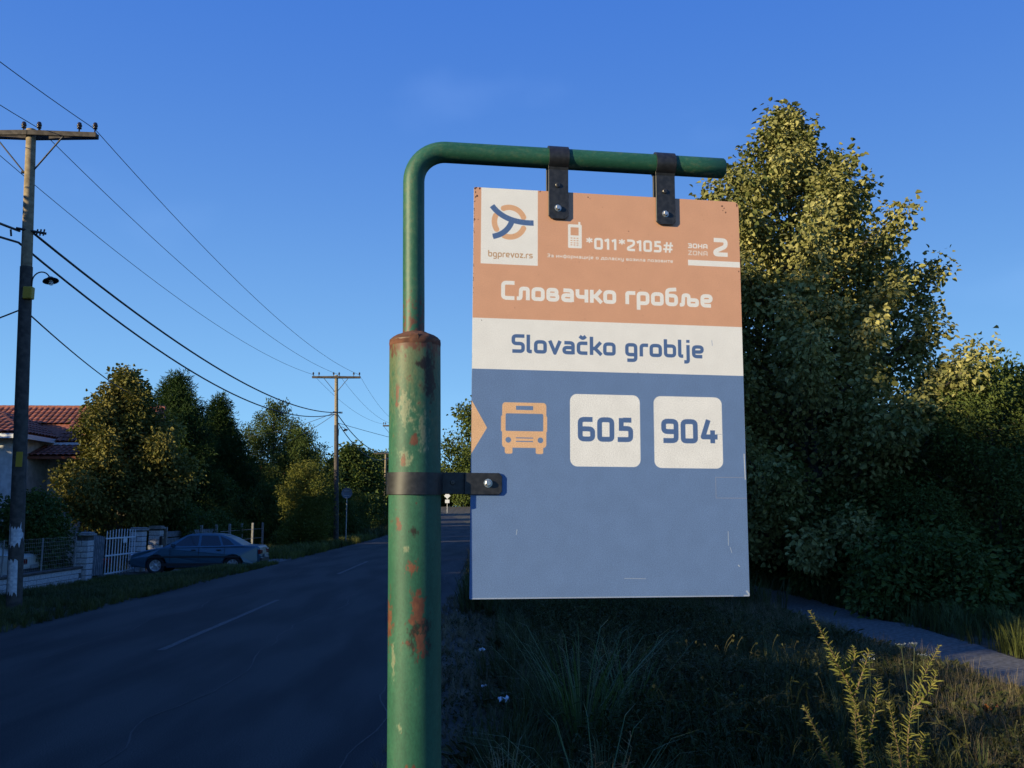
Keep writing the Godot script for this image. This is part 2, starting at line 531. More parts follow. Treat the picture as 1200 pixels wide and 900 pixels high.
func fill_poly(im: Image, p: PackedVector2Array, c: Color) -> void:
	var lo := p[0]
	var hi := p[0]
	for q in p:
		lo = lo.min(q); hi = hi.max(q)
	for y in range(maxi(0, int(lo.y) - 1), mini(im.get_height(), int(hi.y) + 2)):
		for x in range(maxi(0, int(lo.x) - 1), mini(im.get_width(), int(hi.x) + 2)):
			var k := 0.0
			for s in [Vector2(0.25, 0.25), Vector2(0.75, 0.25), Vector2(0.25, 0.75), Vector2(0.75, 0.75)]:
				if Geometry2D.is_point_in_polygon(Vector2(x, y) + s, p):
					k += 0.25
			if k > 0.0:
				im.set_pixel(x, y, im.get_pixel(x, y).lerp(c, k))

func round_rect(x0: float, y0: float, x1: float, y1: float, r: float, ppm: float) -> PackedVector2Array:
	var p := PackedVector2Array()
	for c in [[x1 - r, y0 + r, -90], [x1 - r, y1 - r, 0], [x0 + r, y1 - r, 90], [x0 + r, y0 + r, 180]]:
		for k in 7:
			var a := deg_to_rad(c[2] + 15.0 * k)
			p.append(Vector2(c[0] + cos(a) * r, c[1] + sin(a) * r) * ppm)
	return p

func arc(cx: float, cy: float, r: float, a0: float, a1: float, ppm: float) -> PackedVector2Array:
	var p := PackedVector2Array()
	for k in 25:
		var a := deg_to_rad(lerpf(a0, a1, k / 24.0))
		p.append(Vector2(cx + cos(a) * r, cy + sin(a) * r) * ppm)
	return p

func sign_print() -> Image:
	glyphs()
	var k := 1.8
	var im := Image.create(900, 1307, false, Image.FORMAT_RGB8)
	var orange := lin(0.60, 0.325, 0.205)
	var white := lin(0.74, 0.745, 0.71)
	var blue := lin(0.12, 0.20, 0.365)
	var tan := lin(0.68, 0.42, 0.235)
	var dark := lin(0.072, 0.135, 0.29)
	im.fill(orange)
	im.fill_rect(Rect2i(0, int(239.5 * k), 900, int(91.5 * k)), white)
	im.fill_rect(Rect2i(0, int(331.0 * k), 900, 1307), blue)
	# the company's panel
	im.fill_rect(Rect2i(int(13.5 * k), 0, int(103.5 * k), int(141.0 * k)), white)
	var ring := tan.lerp(orange, 0.4)
	ink(im, arc(65, 62, 27.5, -118, -18, k), 5.0 * k, ring)
	ink(im, arc(65, 62, 27.5, 18, 114, k), 5.0 * k, ring)
	ink(im, arc(65, 62, 27.5, 146, 206, k), 5.0 * k, ring)
	var sweep := PackedVector2Array()
	for i in 17:
		var t := i / 16.0
		sweep.append(Vector2(33, 33).lerp(Vector2(56, 64), t).lerp(Vector2(56, 64).lerp(Vector2(109, 61.5), t), t) * k)
	ink(im, sweep, 5.0 * k, dark)
	sweep = PackedVector2Array()
	for i in 13:
		var t := i / 12.0
		sweep.append(Vector2(70, 58).lerp(Vector2(62, 84), t).lerp(Vector2(62, 84).lerp(Vector2(35, 90), t), t) * k)
	ink(im, sweep, 5.0 * k, dark)
	letters(im, k, "bgprevoz.rs", 26.5, 107, 127.5, 12.0, 1.05, tan.lerp(Color(0.3, 0.25, 0.2), 0.25))
	# telephone, number, zone
	fill_poly(im, round_rect(172.5, 60, 198, 104.5, 2.0, k), white)
	im.fill_rect(Rect2i(int(192.0 * k), int(55.5 * k), int(4.2 * k), int(6 * k)), white)
	im.fill_rect(Rect2i(int(177.5 * k), int(66.0 * k), int(15.5 * k), int(15.5 * k)), orange)
	for i in 3:
		for j in 4:
			im.fill_rect(Rect2i(int((177.5 + i * 5.6) * k), int((85.5 + j * 4.2) * k), int(3.4 * k), int(2.2 * k)), orange)
	letters(im, k, "*011*2105#", 205.5, 368.5, 104.5, 21.0, 1.3, white)
	letters(im, k, "За информације о доласку возила позовите", 134, 370, 123.5, 6.6, 0.95, white)
	letters(im, k, "ЗОНА", 399, 437, 93.5, 8.5, 1.3, white)
	letters(im, k, "ZONA", 399, 437, 107.0, 8.5, 1.1, white.lerp(orange, 0.25))
	letters(im, k, "2", 447.5, 475.5, 106.0, 33.0, 1.35, white)
	im.fill_rect(Rect2i(int(399.0 * k), int(116.5 * k), int(101.0 * k), int(11.0 * k)), white)
	letters(im, k, "Словачко гробље", 50.5, 443.5, 204.5, 33.5, 1.32, white)
	letters(im, k, "Slovačko groblje", 69.5, 424.5, 300.0, 33.0, 1.2, dark)
	# bus and arrow
	fill_poly(im, PackedVector2Array([Vector2(0, 386) * k, Vector2(27.5, 434) * k, Vector2(0, 480) * k]), tan)
	fill_poly(im, round_rect(54, 388.5, 132.5, 468, 6.0, k), tan)
	fill_poly(im, round_rect(59, 462, 72.5, 478.5, 3.0, k), tan)
	fill_poly(im, round_rect(113.5, 462, 127, 478.5, 3.0, k), tan)
	fill_poly(im, round_rect(52, 412, 57, 440, 2.0, k), tan)
	fill_poly(im, round_rect(129.5, 412, 134, 440, 2.0, k), tan)
	fill_poly(im, round_rect(60, 408, 127, 439, 2.5, k), blue)
	im.fill_rect(Rect2i(int(78.5 * k), int(394.5 * k), int(31.0 * k), int(7.5 * k)), blue)
	for cx in [65.0, 122.0]:
		fill_poly(im, round_rect(cx - 5, 449.5, cx + 5, 459.5, 4.99, k), blue)
	im.fill_rect(Rect2i(int(78.5 * k), int(450.0 * k), int(31.0 * k), int(2.2 * k)), blue)
	im.fill_rect(Rect2i(int(78.5 * k), int(456.5 * k), int(31.0 * k), int(2.2 * k)), blue)
	# the two line numbers
	fill_poly(im, round_rect(175, 371, 303, 499.5, 13.0, k), white)
	fill_poly(im, round_rect(328.5, 371.5, 457, 500.5, 13.0, k), white)
	letters(im, k, "605", 189, 288.5, 454.5, 42.0, 1.3, dark)
	letters(im, k, "904", 342, 444.5, 455.0, 42.0, 1.3, dark)
	# outline left by a sticker, scratches, chips
	var pale := blue.lerp(tan, 0.35)
	for q in [[442, 516, 500, 516], [442, 516, 442, 553], [442, 553, 500, 553]]:
		ink(im, PackedVector2Array([Vector2(q[0], q[1]) * k, Vector2(q[2], q[3]) * k]), 0.35 * k, pale)
	var r := RandomNumberGenerator.new()
	r.seed = 11
	for q in [[81, 609, 80, 618, 0.6], [463, 612, 463, 637, 0.5], [466, 640, 469, 650, 0.4], [480, 671, 483, 674, 0.8], [497, 473, 498, 520, 0.9], [271, 693, 310, 694, 0.35], [445, 438, 459, 439, 0.4], [494, 716, 500, 724, 1.6], [489, 724.5, 500, 724.5, 1.2], [3, 724.8, 470, 724.8, 0.6]]:
		ink(im, PackedVector2Array([Vector2(q[0], q[1]) * k, Vector2(q[2], q[3]) * k]), q[4] * k, Color(0.72, 0.74, 0.76).lerp(blue, r.randf() * 0.4))
	ink(im, PackedVector2Array([Vector2(441, 266) * k, Vector2(442, 276) * k]), 0.5 * k, Color(0.6, 0.65, 0.75))
	var chips := [[1, 2, 3], [4, 1, 2.2], [11, 1.5, 3], [2, 9, 2], [6, 15.5, 3.4], [2, 19, 3], [1, 26, 1.6], [120, 1, 1.8], [210, 8, 1.6], [214, 10, 1.0], [467, 9, 2.2], [471, 14, 1.5], [469, 18, 1.2], [474, 22, 1.8], [497, 6, 3.2], [500, 10, 2.2], [140, 122, 1.3], [286, 68, 1.2], [497, 134, 1.5], [500, 150, 1.2], [16, 244, 1.0], [499, 195, 1.0], [300, 330, 0.7], [8, 60, 1.0]]
	for i in 26:
		chips.append([r.randf_range(-0.4, 1.0), r.randf_range(30, 200), r.randf_range(0.5, 1.8)])
	for i in 30:
		chips.append([r.randf_range(4, 496), r.randf_range(4, 236), r.randf_range(0.25, 0.55)])
	for q in chips:
		for j in 3:
			var c := Vector2(q[0] + r.randf_range(-0.5, 0.5) * q[2], q[1] + r.randf_range(-0.5, 0.5) * q[2])
			var rad: float = q[2] * r.randf_range(0.3, 0.6)
			ink(im, PackedVector2Array([c * k, (c + Vector2(rad, rad * r.randf_range(-1, 1))) * k]), rad * k, Color(0.16, 0.1, 0.08))
	# weathered film: fine speckle and faint blotches
	var fine := noise(3, 0.28, 3)
	var wide := noise(4, 0.012, 4)
	for y in im.get_height():
		for x in im.get_width():
			var f := 1.0 + 0.07 * fine.get_noise_2d(x, y) + 0.02 * wide.get_noise_2d(x, y)
			if y > 331 * 1.8:
				f += 0.14 * fine.get_noise_2d(x * 0.8 + 500, y * 1.1) + 0.02 * wide.get_noise_2d(x + 900, y)
			var c := im.get_pixel(x, y)
			im.set_pixel(x, y, Color(c.r * f, c.g * f, c.b * f))
	return im

# green paint with rust; marks: [u, v, half width, half height, kind] in shares of the wrap and of the length
func pipe_paint(w: int, h: int, len_: float, marks: Array, seed_: int, top_rust: float, end_rust: float, speck := 0.55) -> Image:
	var im := Image.create(w, h, false, Image.FORMAT_RGB8)
	var n1 := noise(seed_, 0.02, 5)
	var n2 := noise(seed_ + 1, 0.09, 4)
	var n3 := noise(seed_ + 2, 0.3, 2)
	var mm := len_ * 1000.0 / h
	var ang := TAU / w
	var rr := w * 0.16
	var g1 := lin(0.013, 0.078, 0.043)
	var g2 := lin(0.032, 0.118, 0.066)
	var olive := lin(0.115, 0.125, 0.058)
	var rust := lin(0.155, 0.06, 0.028)
	var rust2 := lin(0.09, 0.036, 0.02)
	for y in h:
		var d := y * mm
		for x in w:
			var cx := cos(x * ang) * rr
			var cz := sin(x * ang) * rr
			var a := n1.get_noise_3d(cx, y * 0.35, cz)
			var b := n2.get_noise_3d(cx, y, cz)
			var c := n3.get_noise_3d(cx, y, cz)
			var col := g1.lerp(g2, clampf(0.5 + a * 0.9 + b * 0.3, 0, 1))
			var o := clampf(a * 1.1 - 0.42 + b * 0.6, 0, 1)
			o = maxf(o, clampf(top_rust * (1.35 - d / 110.0) + b * 0.9 + a * 0.5, 0, 1))
			col = col.lerp(olive, o * 0.75)
			var k := clampf((b * 0.8 + a * 0.5 + c * 0.25 - speck) * 9.0, 0, 1)
			k = maxf(k, clampf(top_rust * ((1.0 - d / 24.0) * 2.0 + b * 2.2), 0, 1))
			k = maxf(k, clampf((end_rust * (1.0 - (len_ * 1000.0 - d) / 60.0) + b * 1.2) * 2.0, 0, 1) if end_rust > 0.0 else 0.0)
			for q in marks:
				var du := absf(x / float(w) - q[0])
				du = minf(du, 1.0 - du) / q[2]
				var dv: float = absf(d - q[1]) / q[3]
				if du > 2.0 or dv > 2.0:
					continue
				var s := 1.0 - sqrt(du * du + dv * dv) + b * 0.9 + c * 0.4
				if q[4] == 0:
					k = maxf(k, clampf(s * 3.0, 0, 1))
				elif q[4] == 1:
					col = col.lerp(olive.lightened(0.15), clampf(s * 1.6, 0, 0.8))
				else:
					col = col.lerp(Color(0.13, 0.1, 0.07), clampf(s * 1.8, 0, 0.9))
			col = col.lerp(rust.lerp(rust2, clampf(0.5 + b * 1.4 + c * 0.8, 0, 1)), k)
			var f := 1.0 + c * 0.14
			im.set_pixel(x, y, Color(col.r * f, col.g * f, col.b * f))
	return im

func relief(im: Image, strength: float) -> ImageTexture:
	var b: Image = im.duplicate()
	b.convert(Image.FORMAT_RGBA8)
	b.bump_map_to_normal_map(strength)
	return ImageTexture.create_from_image(b)

# ---------------------------------------------------------------- the scene
func _ready() -> void:
	rng.seed = 7
	var cam := Camera3D.new()
	cam.name = "camera"
	cam.position = EYE
	cam.rotation_degrees = Vector3(8.13, -1.89, 0)
	cam.fov = 46.4
	cam.near = 0.05
	cam.far = 2000.0
	add_child(cam)
	cam.current = true
	var env := Environment.new()
	env.background_mode = Environment.BG_SKY
	env.tonemap_mode = Environment.TONE_MAPPER_LINEAR
	env.tonemap_exposure = 1.45
	env.sdfgi_enabled = true
	env.ssao_enabled = true
	env.ssil_enabled = true
	var sm := ProceduralSkyMaterial.new()
	sm.sky_top_color = lin(0.028, 0.114, 0.45)
	sm.sky_horizon_color = lin(0.255, 0.535, 0.76)
	sm.sky_curve = 0.165
	sm.ground_bottom_color = lin(0.05, 0.06, 0.04)
	sm.ground_horizon_color = lin(0.2, 0.25, 0.3)
	sm.sky_cover = cirrus()
	env.sky = Sky.new()
	env.sky.sky_material = sm
	var we := WorldEnvironment.new()
	we.name = "environment"
	we.environment = env
	add_child(we)
	var sun := DirectionalLight3D.new()
	sun.name = "sun"
	add_child(sun)
	sun.look_at_from_position(Vector3.ZERO, Vector3(0.857, -0.231, -0.515))
	sun.light_color = Color(1.0, 0.925, 0.76)
	sun.light_energy = 1.6
	sun.light_angular_distance = 0.5
	sun.shadow_enabled = true
	sun.sky_mode = DirectionalLight3D.SKY_MODE_LIGHT_ONLY

	materials()
	terrain()
	stop_sign()
	poles_and_wires()
	house()
	fence_and_gate()
	cars()
	signs()
	trees()
	weeds()

func cirrus() -> ImageTexture:
	var im := Image.create(1024, 512, false, Image.FORMAT_RGBA8)
	var f := noise(21, 0.9, 5)
	var g := noise(22, 2.4, 4)
	for y in 256:
		var e := PI / 2 - PI * (y + 0.5) / 512.0
		for x in 1024:
			var a := TAU * x / 1024.0
			var d := Vector3(cos(a) * cos(e), sin(e) * 3.2, sin(a) * cos(e))
			d.x = d.x * 0.9 + d.y * 0.5
			var k := clampf(f.get_noise_3dv(d * Vector3(1.1, 1.3, 1.6)) * 1.6 - 0.22, 0, 1) * clampf(0.6 + g.get_noise_3dv(d * Vector3(0.7, 2.2, 0.9)), 0, 1)
			im.set_pixel(x, y, Color(0.8, 0.9, 1.0, k * 0.11))
	return ImageTexture.create_from_image(im)

func materials() -> void:
	M.leaf = leafy()
	M.bark = grain(lin(0.05, 0.042, 0.03), lin(0.13, 0.11, 0.08), 0.9, 0.95, 2, 0.05)
	M.steel = mat(lin(0.5, 0.5, 0.48), 0.35, 0.9)
	M.strap = grain(lin(0.010, 0.011, 0.0125), lin(0.024, 0.0255, 0.028), 6.0, 0.5, 31, 0.05)
	M.screw = mat(lin(0.09, 0.085, 0.08), 0.4, 0.7)
	M.alu = mat(lin(0.42, 0.42, 0.42), 0.45, 0.6)
	M.wood = grain(lin(0.19, 0.145, 0.085), lin(0.33, 0.26, 0.16), 0.8, 0.9, 41, 0.03)
	M.wood_dark = grain(lin(0.05, 0.042, 0.035), lin(0.10, 0.085, 0.07), 0.8, 0.9, 42, 0.03)  # dark timber; also carries the painted shade of the lower poles
	M.black = mat(lin(0.015, 0.015, 0.017), 0.5)
	M.ceramic = mat(lin(0.03, 0.02, 0.018), 0.25)
	M.wire = mat(lin(0.03, 0.03, 0.032), 0.6)
	M.yellow = mat(lin(0.45, 0.30, 0.03), 0.6)
	M.paper = grain(lin(0.45, 0.47, 0.5), lin(0.75, 0.75, 0.74), 1.3, 0.9, 43, 0.03)
	M.render_white = grain(lin(0.52, 0.51, 0.47), lin(0.66, 0.65, 0.61), 0.4, 0.95, 44)
	M.render_beige = grain(lin(0.36, 0.32, 0.25), lin(0.46, 0.41, 0.33), 0.4, 0.95, 45)
	M.tile = grain(lin(0.20, 0.06, 0.035), lin(0.36, 0.12, 0.066), 0.5, 0.85, 46, 0.06)
	M.rust_red = mat(lin(0.25, 0.05, 0.03), 0.6)
	M.brick_white = grain(lin(0.36, 0.37, 0.38), lin(0.58, 0.58, 0.57), 1.2, 0.9, 48, 0.05)
	M.mortar = grain(lin(0.07, 0.07, 0.07), lin(0.12, 0.12, 0.11), 1.0, 0.95, 49)
	M.concrete = grain(lin(0.20, 0.20, 0.19), lin(0.33, 0.32, 0.30), 0.7, 0.95, 50)
	M.white_paint = mat(lin(0.66, 0.67, 0.66), 0.5)
	M.grey_board = grain(lin(0.10, 0.12, 0.14), lin(0.19, 0.21, 0.23), 0.6, 0.9, 51)
	M.glass_dark = mat(lin(0.012, 0.015, 0.018), 0.06, 0.0, 0.6)
	M.rubber = mat(lin(0.012, 0.012, 0.012), 0.85)
	M.rim = mat(lin(0.5, 0.51, 0.52), 0.35, 0.6)

func strip(called: String, m: Material, xl: Callable, xr: Callable, z0: float, z1: float, step: float, lift: float, cols := 5) -> MeshInstance3D:
	var st := st_new()
	st.set_smooth_group(1)
	var z := z0
	while z > z1:
		var zn := maxf(z - step, z1)
		for k in cols:
			var p := []
			for q in [[k, z], [k + 1, z], [k + 1, zn], [k, zn]]:
				var x: float = lerpf(xl.call(q[1]), xr.call(q[1]), float(q[0]) / cols) + bend(q[1])
				p.append(Vector3(x, G(x, q[1]) + lift, q[1]))
			quad(st, p[0], p[1], p[2], p[3])
		z = zn
	return done(called, st, m, self)

func terrain() -> void:
	var xs := []
	var x := -300.0
	while x < 300.0:
		xs.append(x)
		x += 0.5 if x > -16.0 and x < 14.0 else (2.0 if absf(x) < 40.0 else 20.0)
	xs.append(300.0)
	var zs := []
	var z := 80.0
	while z > -500.0:
		zs.append(z)
		z -= 0.6 if z < 2.0 and z > -40.0 else (2.0 if z > -190.0 and z < 20.0 else 20.0)
	zs.append(-500.0)
	var st := st_new()
	st.set_smooth_group(1)
	var bumps := noise(60, 0.5, 3)
	var h := func(px: float, pz: float) -> Vector3:
		var s := px - bend(pz)
		var on := smoothstep(-0.6, -0.1, s) + 1.0 - smoothstep(-7.9, -7.4, s)
		return Vector3(px, G(px, pz) - 0.02 + bumps.get_noise_2d(px * 3, pz * 3) * 0.016 * on, pz)
	for i in xs.size() - 1:
		for j in zs.size() - 1:
			quad(st, h.call(xs[i], zs[j]), h.call(xs[i + 1], zs[j]), h.call(xs[i + 1], zs[j + 1]), h.call(xs[i], zs[j + 1]))
	var gm := grain(lin(0.022, 0.021, 0.012), lin(0.085, 0.072, 0.046), 0.35, 0.98, 61, 0.02)
	tag(done("ground", st, gm, self), "dry earth and thin grass of the roadside", "ground", "", "structure")
	# asphalt: fine stones with wide worn patches over them
	var am := mat(lin(0.95, 0.95, 0.95), 0.9, 0.0, 0.35)
	am.albedo_texture = ramp_tex(noise(62, 0.16, 4), [[0.25, lin(0.028, 0.028, 0.029)], [0.75, lin(0.092, 0.088, 0.083)]], 512)
	am.uv1_triplanar = true
	am.uv1_world_triplanar = true
	am.uv1_scale = Vector3(0.8, 0.8, 0.8)
	am.detail_enabled = true
	am.detail_blend_mode = BaseMaterial3D.BLEND_MODE_MUL
	am.detail_uv_layer = BaseMaterial3D.DETAIL_UV_2
	am.uv2_triplanar = true
	am.uv2_world_triplanar = true
	am.uv2_scale = Vector3(0.16, 0.05, 0.03)
	am.detail_albedo = ramp_tex(noise(63, 0.02, 5), [[0.3, Color(0.74, 0.74, 0.75)], [0.7, Color(1, 0.99, 0.97)]])
	var ed := noise(64, 0.6, 3)
	var rd := strip("road", am, func(pz): return -7.5 + ed.get_noise_1d(pz) * 0.14, func(pz): return -0.62 + ed.get_noise_1d(pz + 300) * 0.10, 30.0, -176.0, 1.0, 0.004)
	tag(rd, "dark worn asphalt road running straight into the distance", "road", "", "structure")
	var pm := grain(lin(0.055, 0.055, 0.057), lin(0.12, 0.118, 0.114), 0.9, 0.9, 65, 0.08, 0.5, 0.12)
	for d in [[4.0, -3.0], [-12.6, -19.6], [-27.6, -34.6], [-42.6, -49.6], [-57.6, -64.6], [-72.6, -79.6]]:
		var s := strip("lane_marking", pm, func(pz): return -4.37 + ed.get_noise_1d(pz * 4) * 0.02, func(pz): return -4.27 + ed.get_noise_1d(pz * 4 + 70) * 0.02, d[0], d[1], 0.5, 0.008, 1)
		s.set_meta("kind", "structure")
		s.set_meta("label", "faded white centre dash on the asphalt")
	# long cracks near the right edge, lips of tar
	var tm := grain(lin(0.015, 0.015, 0.016), lin(0.03, 0.03, 0.03), 1.0, 0.7, 67, 0.05)
	var wander := noise(68, 0.25, 4)
	for d in [[-1.05, -3.0, -34.0, 0.0], [-2.9, -7.0, -21.0, 40.0], [-5.6, -12.0, -30.0, 80.0]]:
		var c := strip("road_crack", tm, func(pz): return d[0] + wander.get_noise_1d(pz + d[3]) * 0.35, func(pz): return d[0] + wander.get_noise_1d(pz + d[3]) * 0.35 + 0.014 + 0.012 * ed.get_noise_1d(pz * 9.0), d[1], d[2], 0.25, 0.008, 1)
		c.set_meta("kind", "structure")
	var fm := grain(lin(0.075, 0.073, 0.067), lin(0.155, 0.148, 0.135), 0.8, 0.95, 66, 0.05)
	var fp := strip("footpath", fm, func(pz): return 5.66 + ed.get_noise_1d(pz + 50) * 0.25, func(pz): return 6.95 + ed.get_noise_1d(pz + 150) * 0.25, 8.0, -90.0, 0.5, 0.012, 3)
	tag(fp, "bare trodden footpath running beside the trees", "path", "", "structure")
	var st2 := st_new()
	st2.set_smooth_group(1)
	for i in 14:
		for j in 6:
			var p := []
			for q in [[i, j], [i + 1, j], [i + 1, j + 1], [i, j + 1]]:
				var px: float = lerpf(-13.2, -7.5, q[0] / 14.0)
				var pz: float = -31.2 - q[1] * 0.9 + ed.get_noise_2d(px * 2, q[1] * 40.0) * (0.4 if q[1] == 0 or q[1] == 6 else 0.0)
				p.append(Vector3(px, G(px, pz) + 0.012, pz))
			quad(st2, p[0], p[1], p[2], p[3])
	tag(done("driveway", st2, fm, self), "short earth driveway between the road and the barred gate", "driveway", "", "structure")

# ---------------------------------------------------------------- bus stop
func W(u: float, v: float, n: float) -> Vector3:
	return STL + SU * u * 0.001 + SV * v * 0.001 + SN * n * 0.001

func stop_sign() -> void:
	var foot := W(-62.0, 2420.0, -6.0)
	foot.y = 0.0
	var t := thing("bus_stop_sign", "bus stop sign hanging from a rusty green post with a bent pipe arm", "bus stop sign", foot)
	var L := func(u: float, v: float, n: float) -> Vector3: return W(u, v, n) - foot
	var nax := -4.6
	# thick lower post
	var marks := [[0.25, 374, 0.045, 12, 0], [0.218, 436, 0.05, 30, 0], [0.205, 480, 0.07, 34, 2], [0.20, 490, 0.04, 30, 0], [0.25, 458, 0.02, 9, 0], [0.285, 346, 0.02, 7, 1], [0.24, 318, 0.03, 7, 2], [0.34, 305, 0.02, 11, 0], [0.30, 200, 0.05, 16, 1], [0.31, 205, 0.018, 10, 0], [0.35, 92, 0.018, 14, 0], [0.20, 45, 0.05, 9, 2], [0.14, 60, 0.05, 50, 2], [0.24, 170, 0.03, 10, 0], [0.30, 120, 0.06, 30, 1], [0.19, 160, 0.04, 40, 1], [0.43, 460, 0.05, 40, 0], [0.28, 682, 0.016, 8, 0], [0.24, 684, 0.014, 9, 0], [0.33, 620, 0.02, 8, 1], [0.38, 520, 0.02, 30, 1], [0.36, 110, 0.015, 6, 0]]
	var len_: float = (W(-62, 2420, nax) - W(-100, 284, nax)).length()
	var im := pipe_paint(288, 1280, len_, marks, 70, 1.0, 0.0)
	var pm := mat(Color.WHITE, 0.55, 0.0, 0.45)
	pm.albedo_texture = ImageTexture.create_from_image(im)
	var st := st_new()
	var a: Vector3 = L.call(-100, 284, nax)
	var b := Vector3(L.call(-62, 2420, nax))
	b.y = -0.05
	var pts := []
	for k in 25:
		pts.append(a.lerp(b, k / 24.0))
	tube(st, pts, [0.0445], 40, true, Vector3(1, 0, 0))
	done("post", st, pm, t)
	# rusted cap: a plate bent over the end, with a weld bead round the thin pipe
	var rm := grain(lin(0.06, 0.025, 0.014), lin(0.16, 0.066, 0.034), 3.0, 0.95, 71, 0.05)
	st = st_new()
	var axis: Vector3 = (a - b).normalized()
	var prof := [[0.0447, -0.010], [0.0450, -0.005], [0.0440, 0.001], [0.040, 0.0045], [0.033, 0.009], [0.0235, 0.0125], [0.021, 0.0145]]
	lathe_on(st, prof, a, axis, 40, 0.0006, 5)
	done("cap", st, rm, t)
	st = st_new()
	for k in 8:
		var g := 0.95 + k * 0.16 + 0.05 * sin(k * 5.0)
		cbox(st, a + Vector3(cos(g) * 0.0415, -0.004 - 0.006 * absf(sin(k * 2.3)), sin(g) * 0.0415), Vector3(0.009, 0.008 + 0.006 * absf(sin(k * 1.7)), 0.005), 0.002, Basis(Vector3.UP, PI / 2 - g))
	cbox(st, a + Vector3(0.002, -0.001, 0.040), Vector3(0.02, 0.014, 0.008), 0.003)
	done("weld_bead", st, rm, t)
	# thin pipe, bent over the sign
	var path := [L.call(-102.5, 292, nax), L.call(-103.3, 230, nax), L.call(-105, 150, nax), L.call(-106.5, 70, nax), L.call(-107.8, -6, nax)]
	for k in range(1, 12):
		var g := (PI / 2) * k / 12.0
		path.append(L.call(-107.8 + 57 * (1 - cos(g)), -6 - 57.5 * sin(g), nax))
	for u in [-50.8, 20.0, 90.0, 160.0, 250.0, 340.0, 410.0, 474.0]:
		path.append(L.call(u, -63.5 - 2.6 * (u + 50) / 530.0, nax))
	var plen := 0.0
	for i in range(1, path.size()):
		plen += (path[i] - path[i - 1]).length()
	im = pipe_paint(160, 760, plen, [[0.25, 880, 0.2, 10, 0], [0.0, 470, 0.12, 60, 0], [0.02, 560, 0.1, 50, 0], [0.3, 300, 0.05, 30, 1], [0.25, 40, 0.1, 60, 1], [0.28, 140, 0.03, 20, 1], [0.2, 200, 0.03, 26, 1]], 80, 0.0, 0.55, 0.78)
	im.flip_y()
	var pm2 := mat(Color.WHITE, 0.52, 0.0, 0.45)
	pm2.albedo_texture = ImageTexture.create_from_image(im)
	path.reverse()
	st = st_new()
	var pr := [0.0165, 0.019]
	pr.resize(path.size() + 1)
	pr.fill(0.019)
	pr[0] = 0.0172
	path.insert(1, path[0].lerp(path[1], 0.04))
	tube(st, path, pr, 24, true)
	var im2 := im
	im2.flip_y()
	pm2.albedo_texture = ImageTexture.create_from_image(im2)
	done("bent_pipe", st, pm2, t)
	# the panel
	var outline := PackedVector2Array([Vector2(1, 726), Vector2(499, 726), Vector2(500, 725), Vector2(500, 9), Vector2(498.5, 4.5), Vector2(495.5, 1.5), Vector2(491, 0), Vector2(1.5, 0), Vector2(0, 1.5), Vector2(0, 725)])
	var flat := PackedVector2Array()
	for p in outline:
		flat.append(Vector2(p.x, -p.y) * 0.001)
	var xf := Transform3D(Basis(SU, -SV, SN), W(0, 0, -1.5) - foot)
	st = st_new()
	prism(st, flat, xf, 0.0015, 0.0003)
	var panel := done("sign_panel", st, M.alu, t)
	st = st_new()
	st.set_smooth_group(-1)
	var idx := Geometry2D.triangulate_polygon(flat)
	for k in range(0, idx.size(), 3):
		var q := []
		for j in 3:
			q.append(idx[k + j])
		if (flat[q[1]] - flat[q[0]]).cross(flat[q[2]] - flat[q[0]]) > 0.0:
			q.reverse()
		tri(st, xf * Vector3(flat[q[0]].x, flat[q[0]].y, 0.0019), xf * Vector3(flat[q[1]].x, flat[q[1]].y, 0.0019), xf * Vector3(flat[q[2]].x, flat[q[2]].y, 0.0019), outline[q[0]] / Vector2(500, 726), outline[q[1]] / Vector2(500, 726), outline[q[2]] / Vector2(500, 726))
	var fm := mat(Color.WHITE, 0.62, 0.0, 0.4)
	fm.albedo_texture = ImageTexture.create_from_image(sign_print())
	done("printed_face", st, fm, panel)
	# straps over the pipe, one plate before and one behind the panel
	for u in [154.0, 356.5]:
		var pv: float = -63.5 - 2.6 * (u + 50) / 530.0
		var sw := 18.3
		st = st_new()
		for side in [1.0, -1.0]:
			var poly := PackedVector2Array([Vector2(-sw, -pv - 12 - (0 if side > 0 else 2)), Vector2(-sw, -47), Vector2(-sw + 5.5, -52.5), Vector2(sw - 5.5, -52.5), Vector2(sw, -47), Vector2(sw, -pv - 12)])
			for i in poly.size():
				poly[i] *= 0.001
			var off := 3.4 if side > 0 else -6.6
			prism(st, poly, Transform3D(Basis(SU, -SV, SN), W(u - (2.5 if side < 0 else 0.0), 0, off) - foot), 0.0018, 0.0006)
		# the loop
		var c: Vector3 = L.call(u, pv, nax)
		var rings := []
		for k in 21:
			var g := lerpf(-1.05, PI + 1.05, k / 20.0)
			var dir := SN * cos(g) - SV * sin(g)
			var tight := 0.0227
			rings.append([c + dir * 0.0195, c + dir * tight])
		st.set_smooth_group(1)
		for k in 20:
			for e in [[0, 1], [1, 0]]:
				var r0: Vector3 = rings[k][e[0]]
				var r1: Vector3 = rings[k + 1][e[0]]
				var w := SU * sw * 0.001
				if e[0] == 1:
					quad(st, r0 - w, r0 + w, r1 + w, r1 - w)
				else:
					quad(st, r0 + w, r0 - w, r1 - w, r1 + w)
		st.set_smooth_group(-1)
		for k in 20:
			for s in [-1.0, 1.0]:
				var w: Vector3 = SU * sw * 0.001 * s
				var q := [rings[k][0] + w, rings[k][1] + w, rings[k + 1][1] + w, rings[k + 1][0] + w]
				if s > 0: quad(st, q[0], q[1], q[2], q[3])
				else: quad(st, q[3], q[2], q[1], q[0])
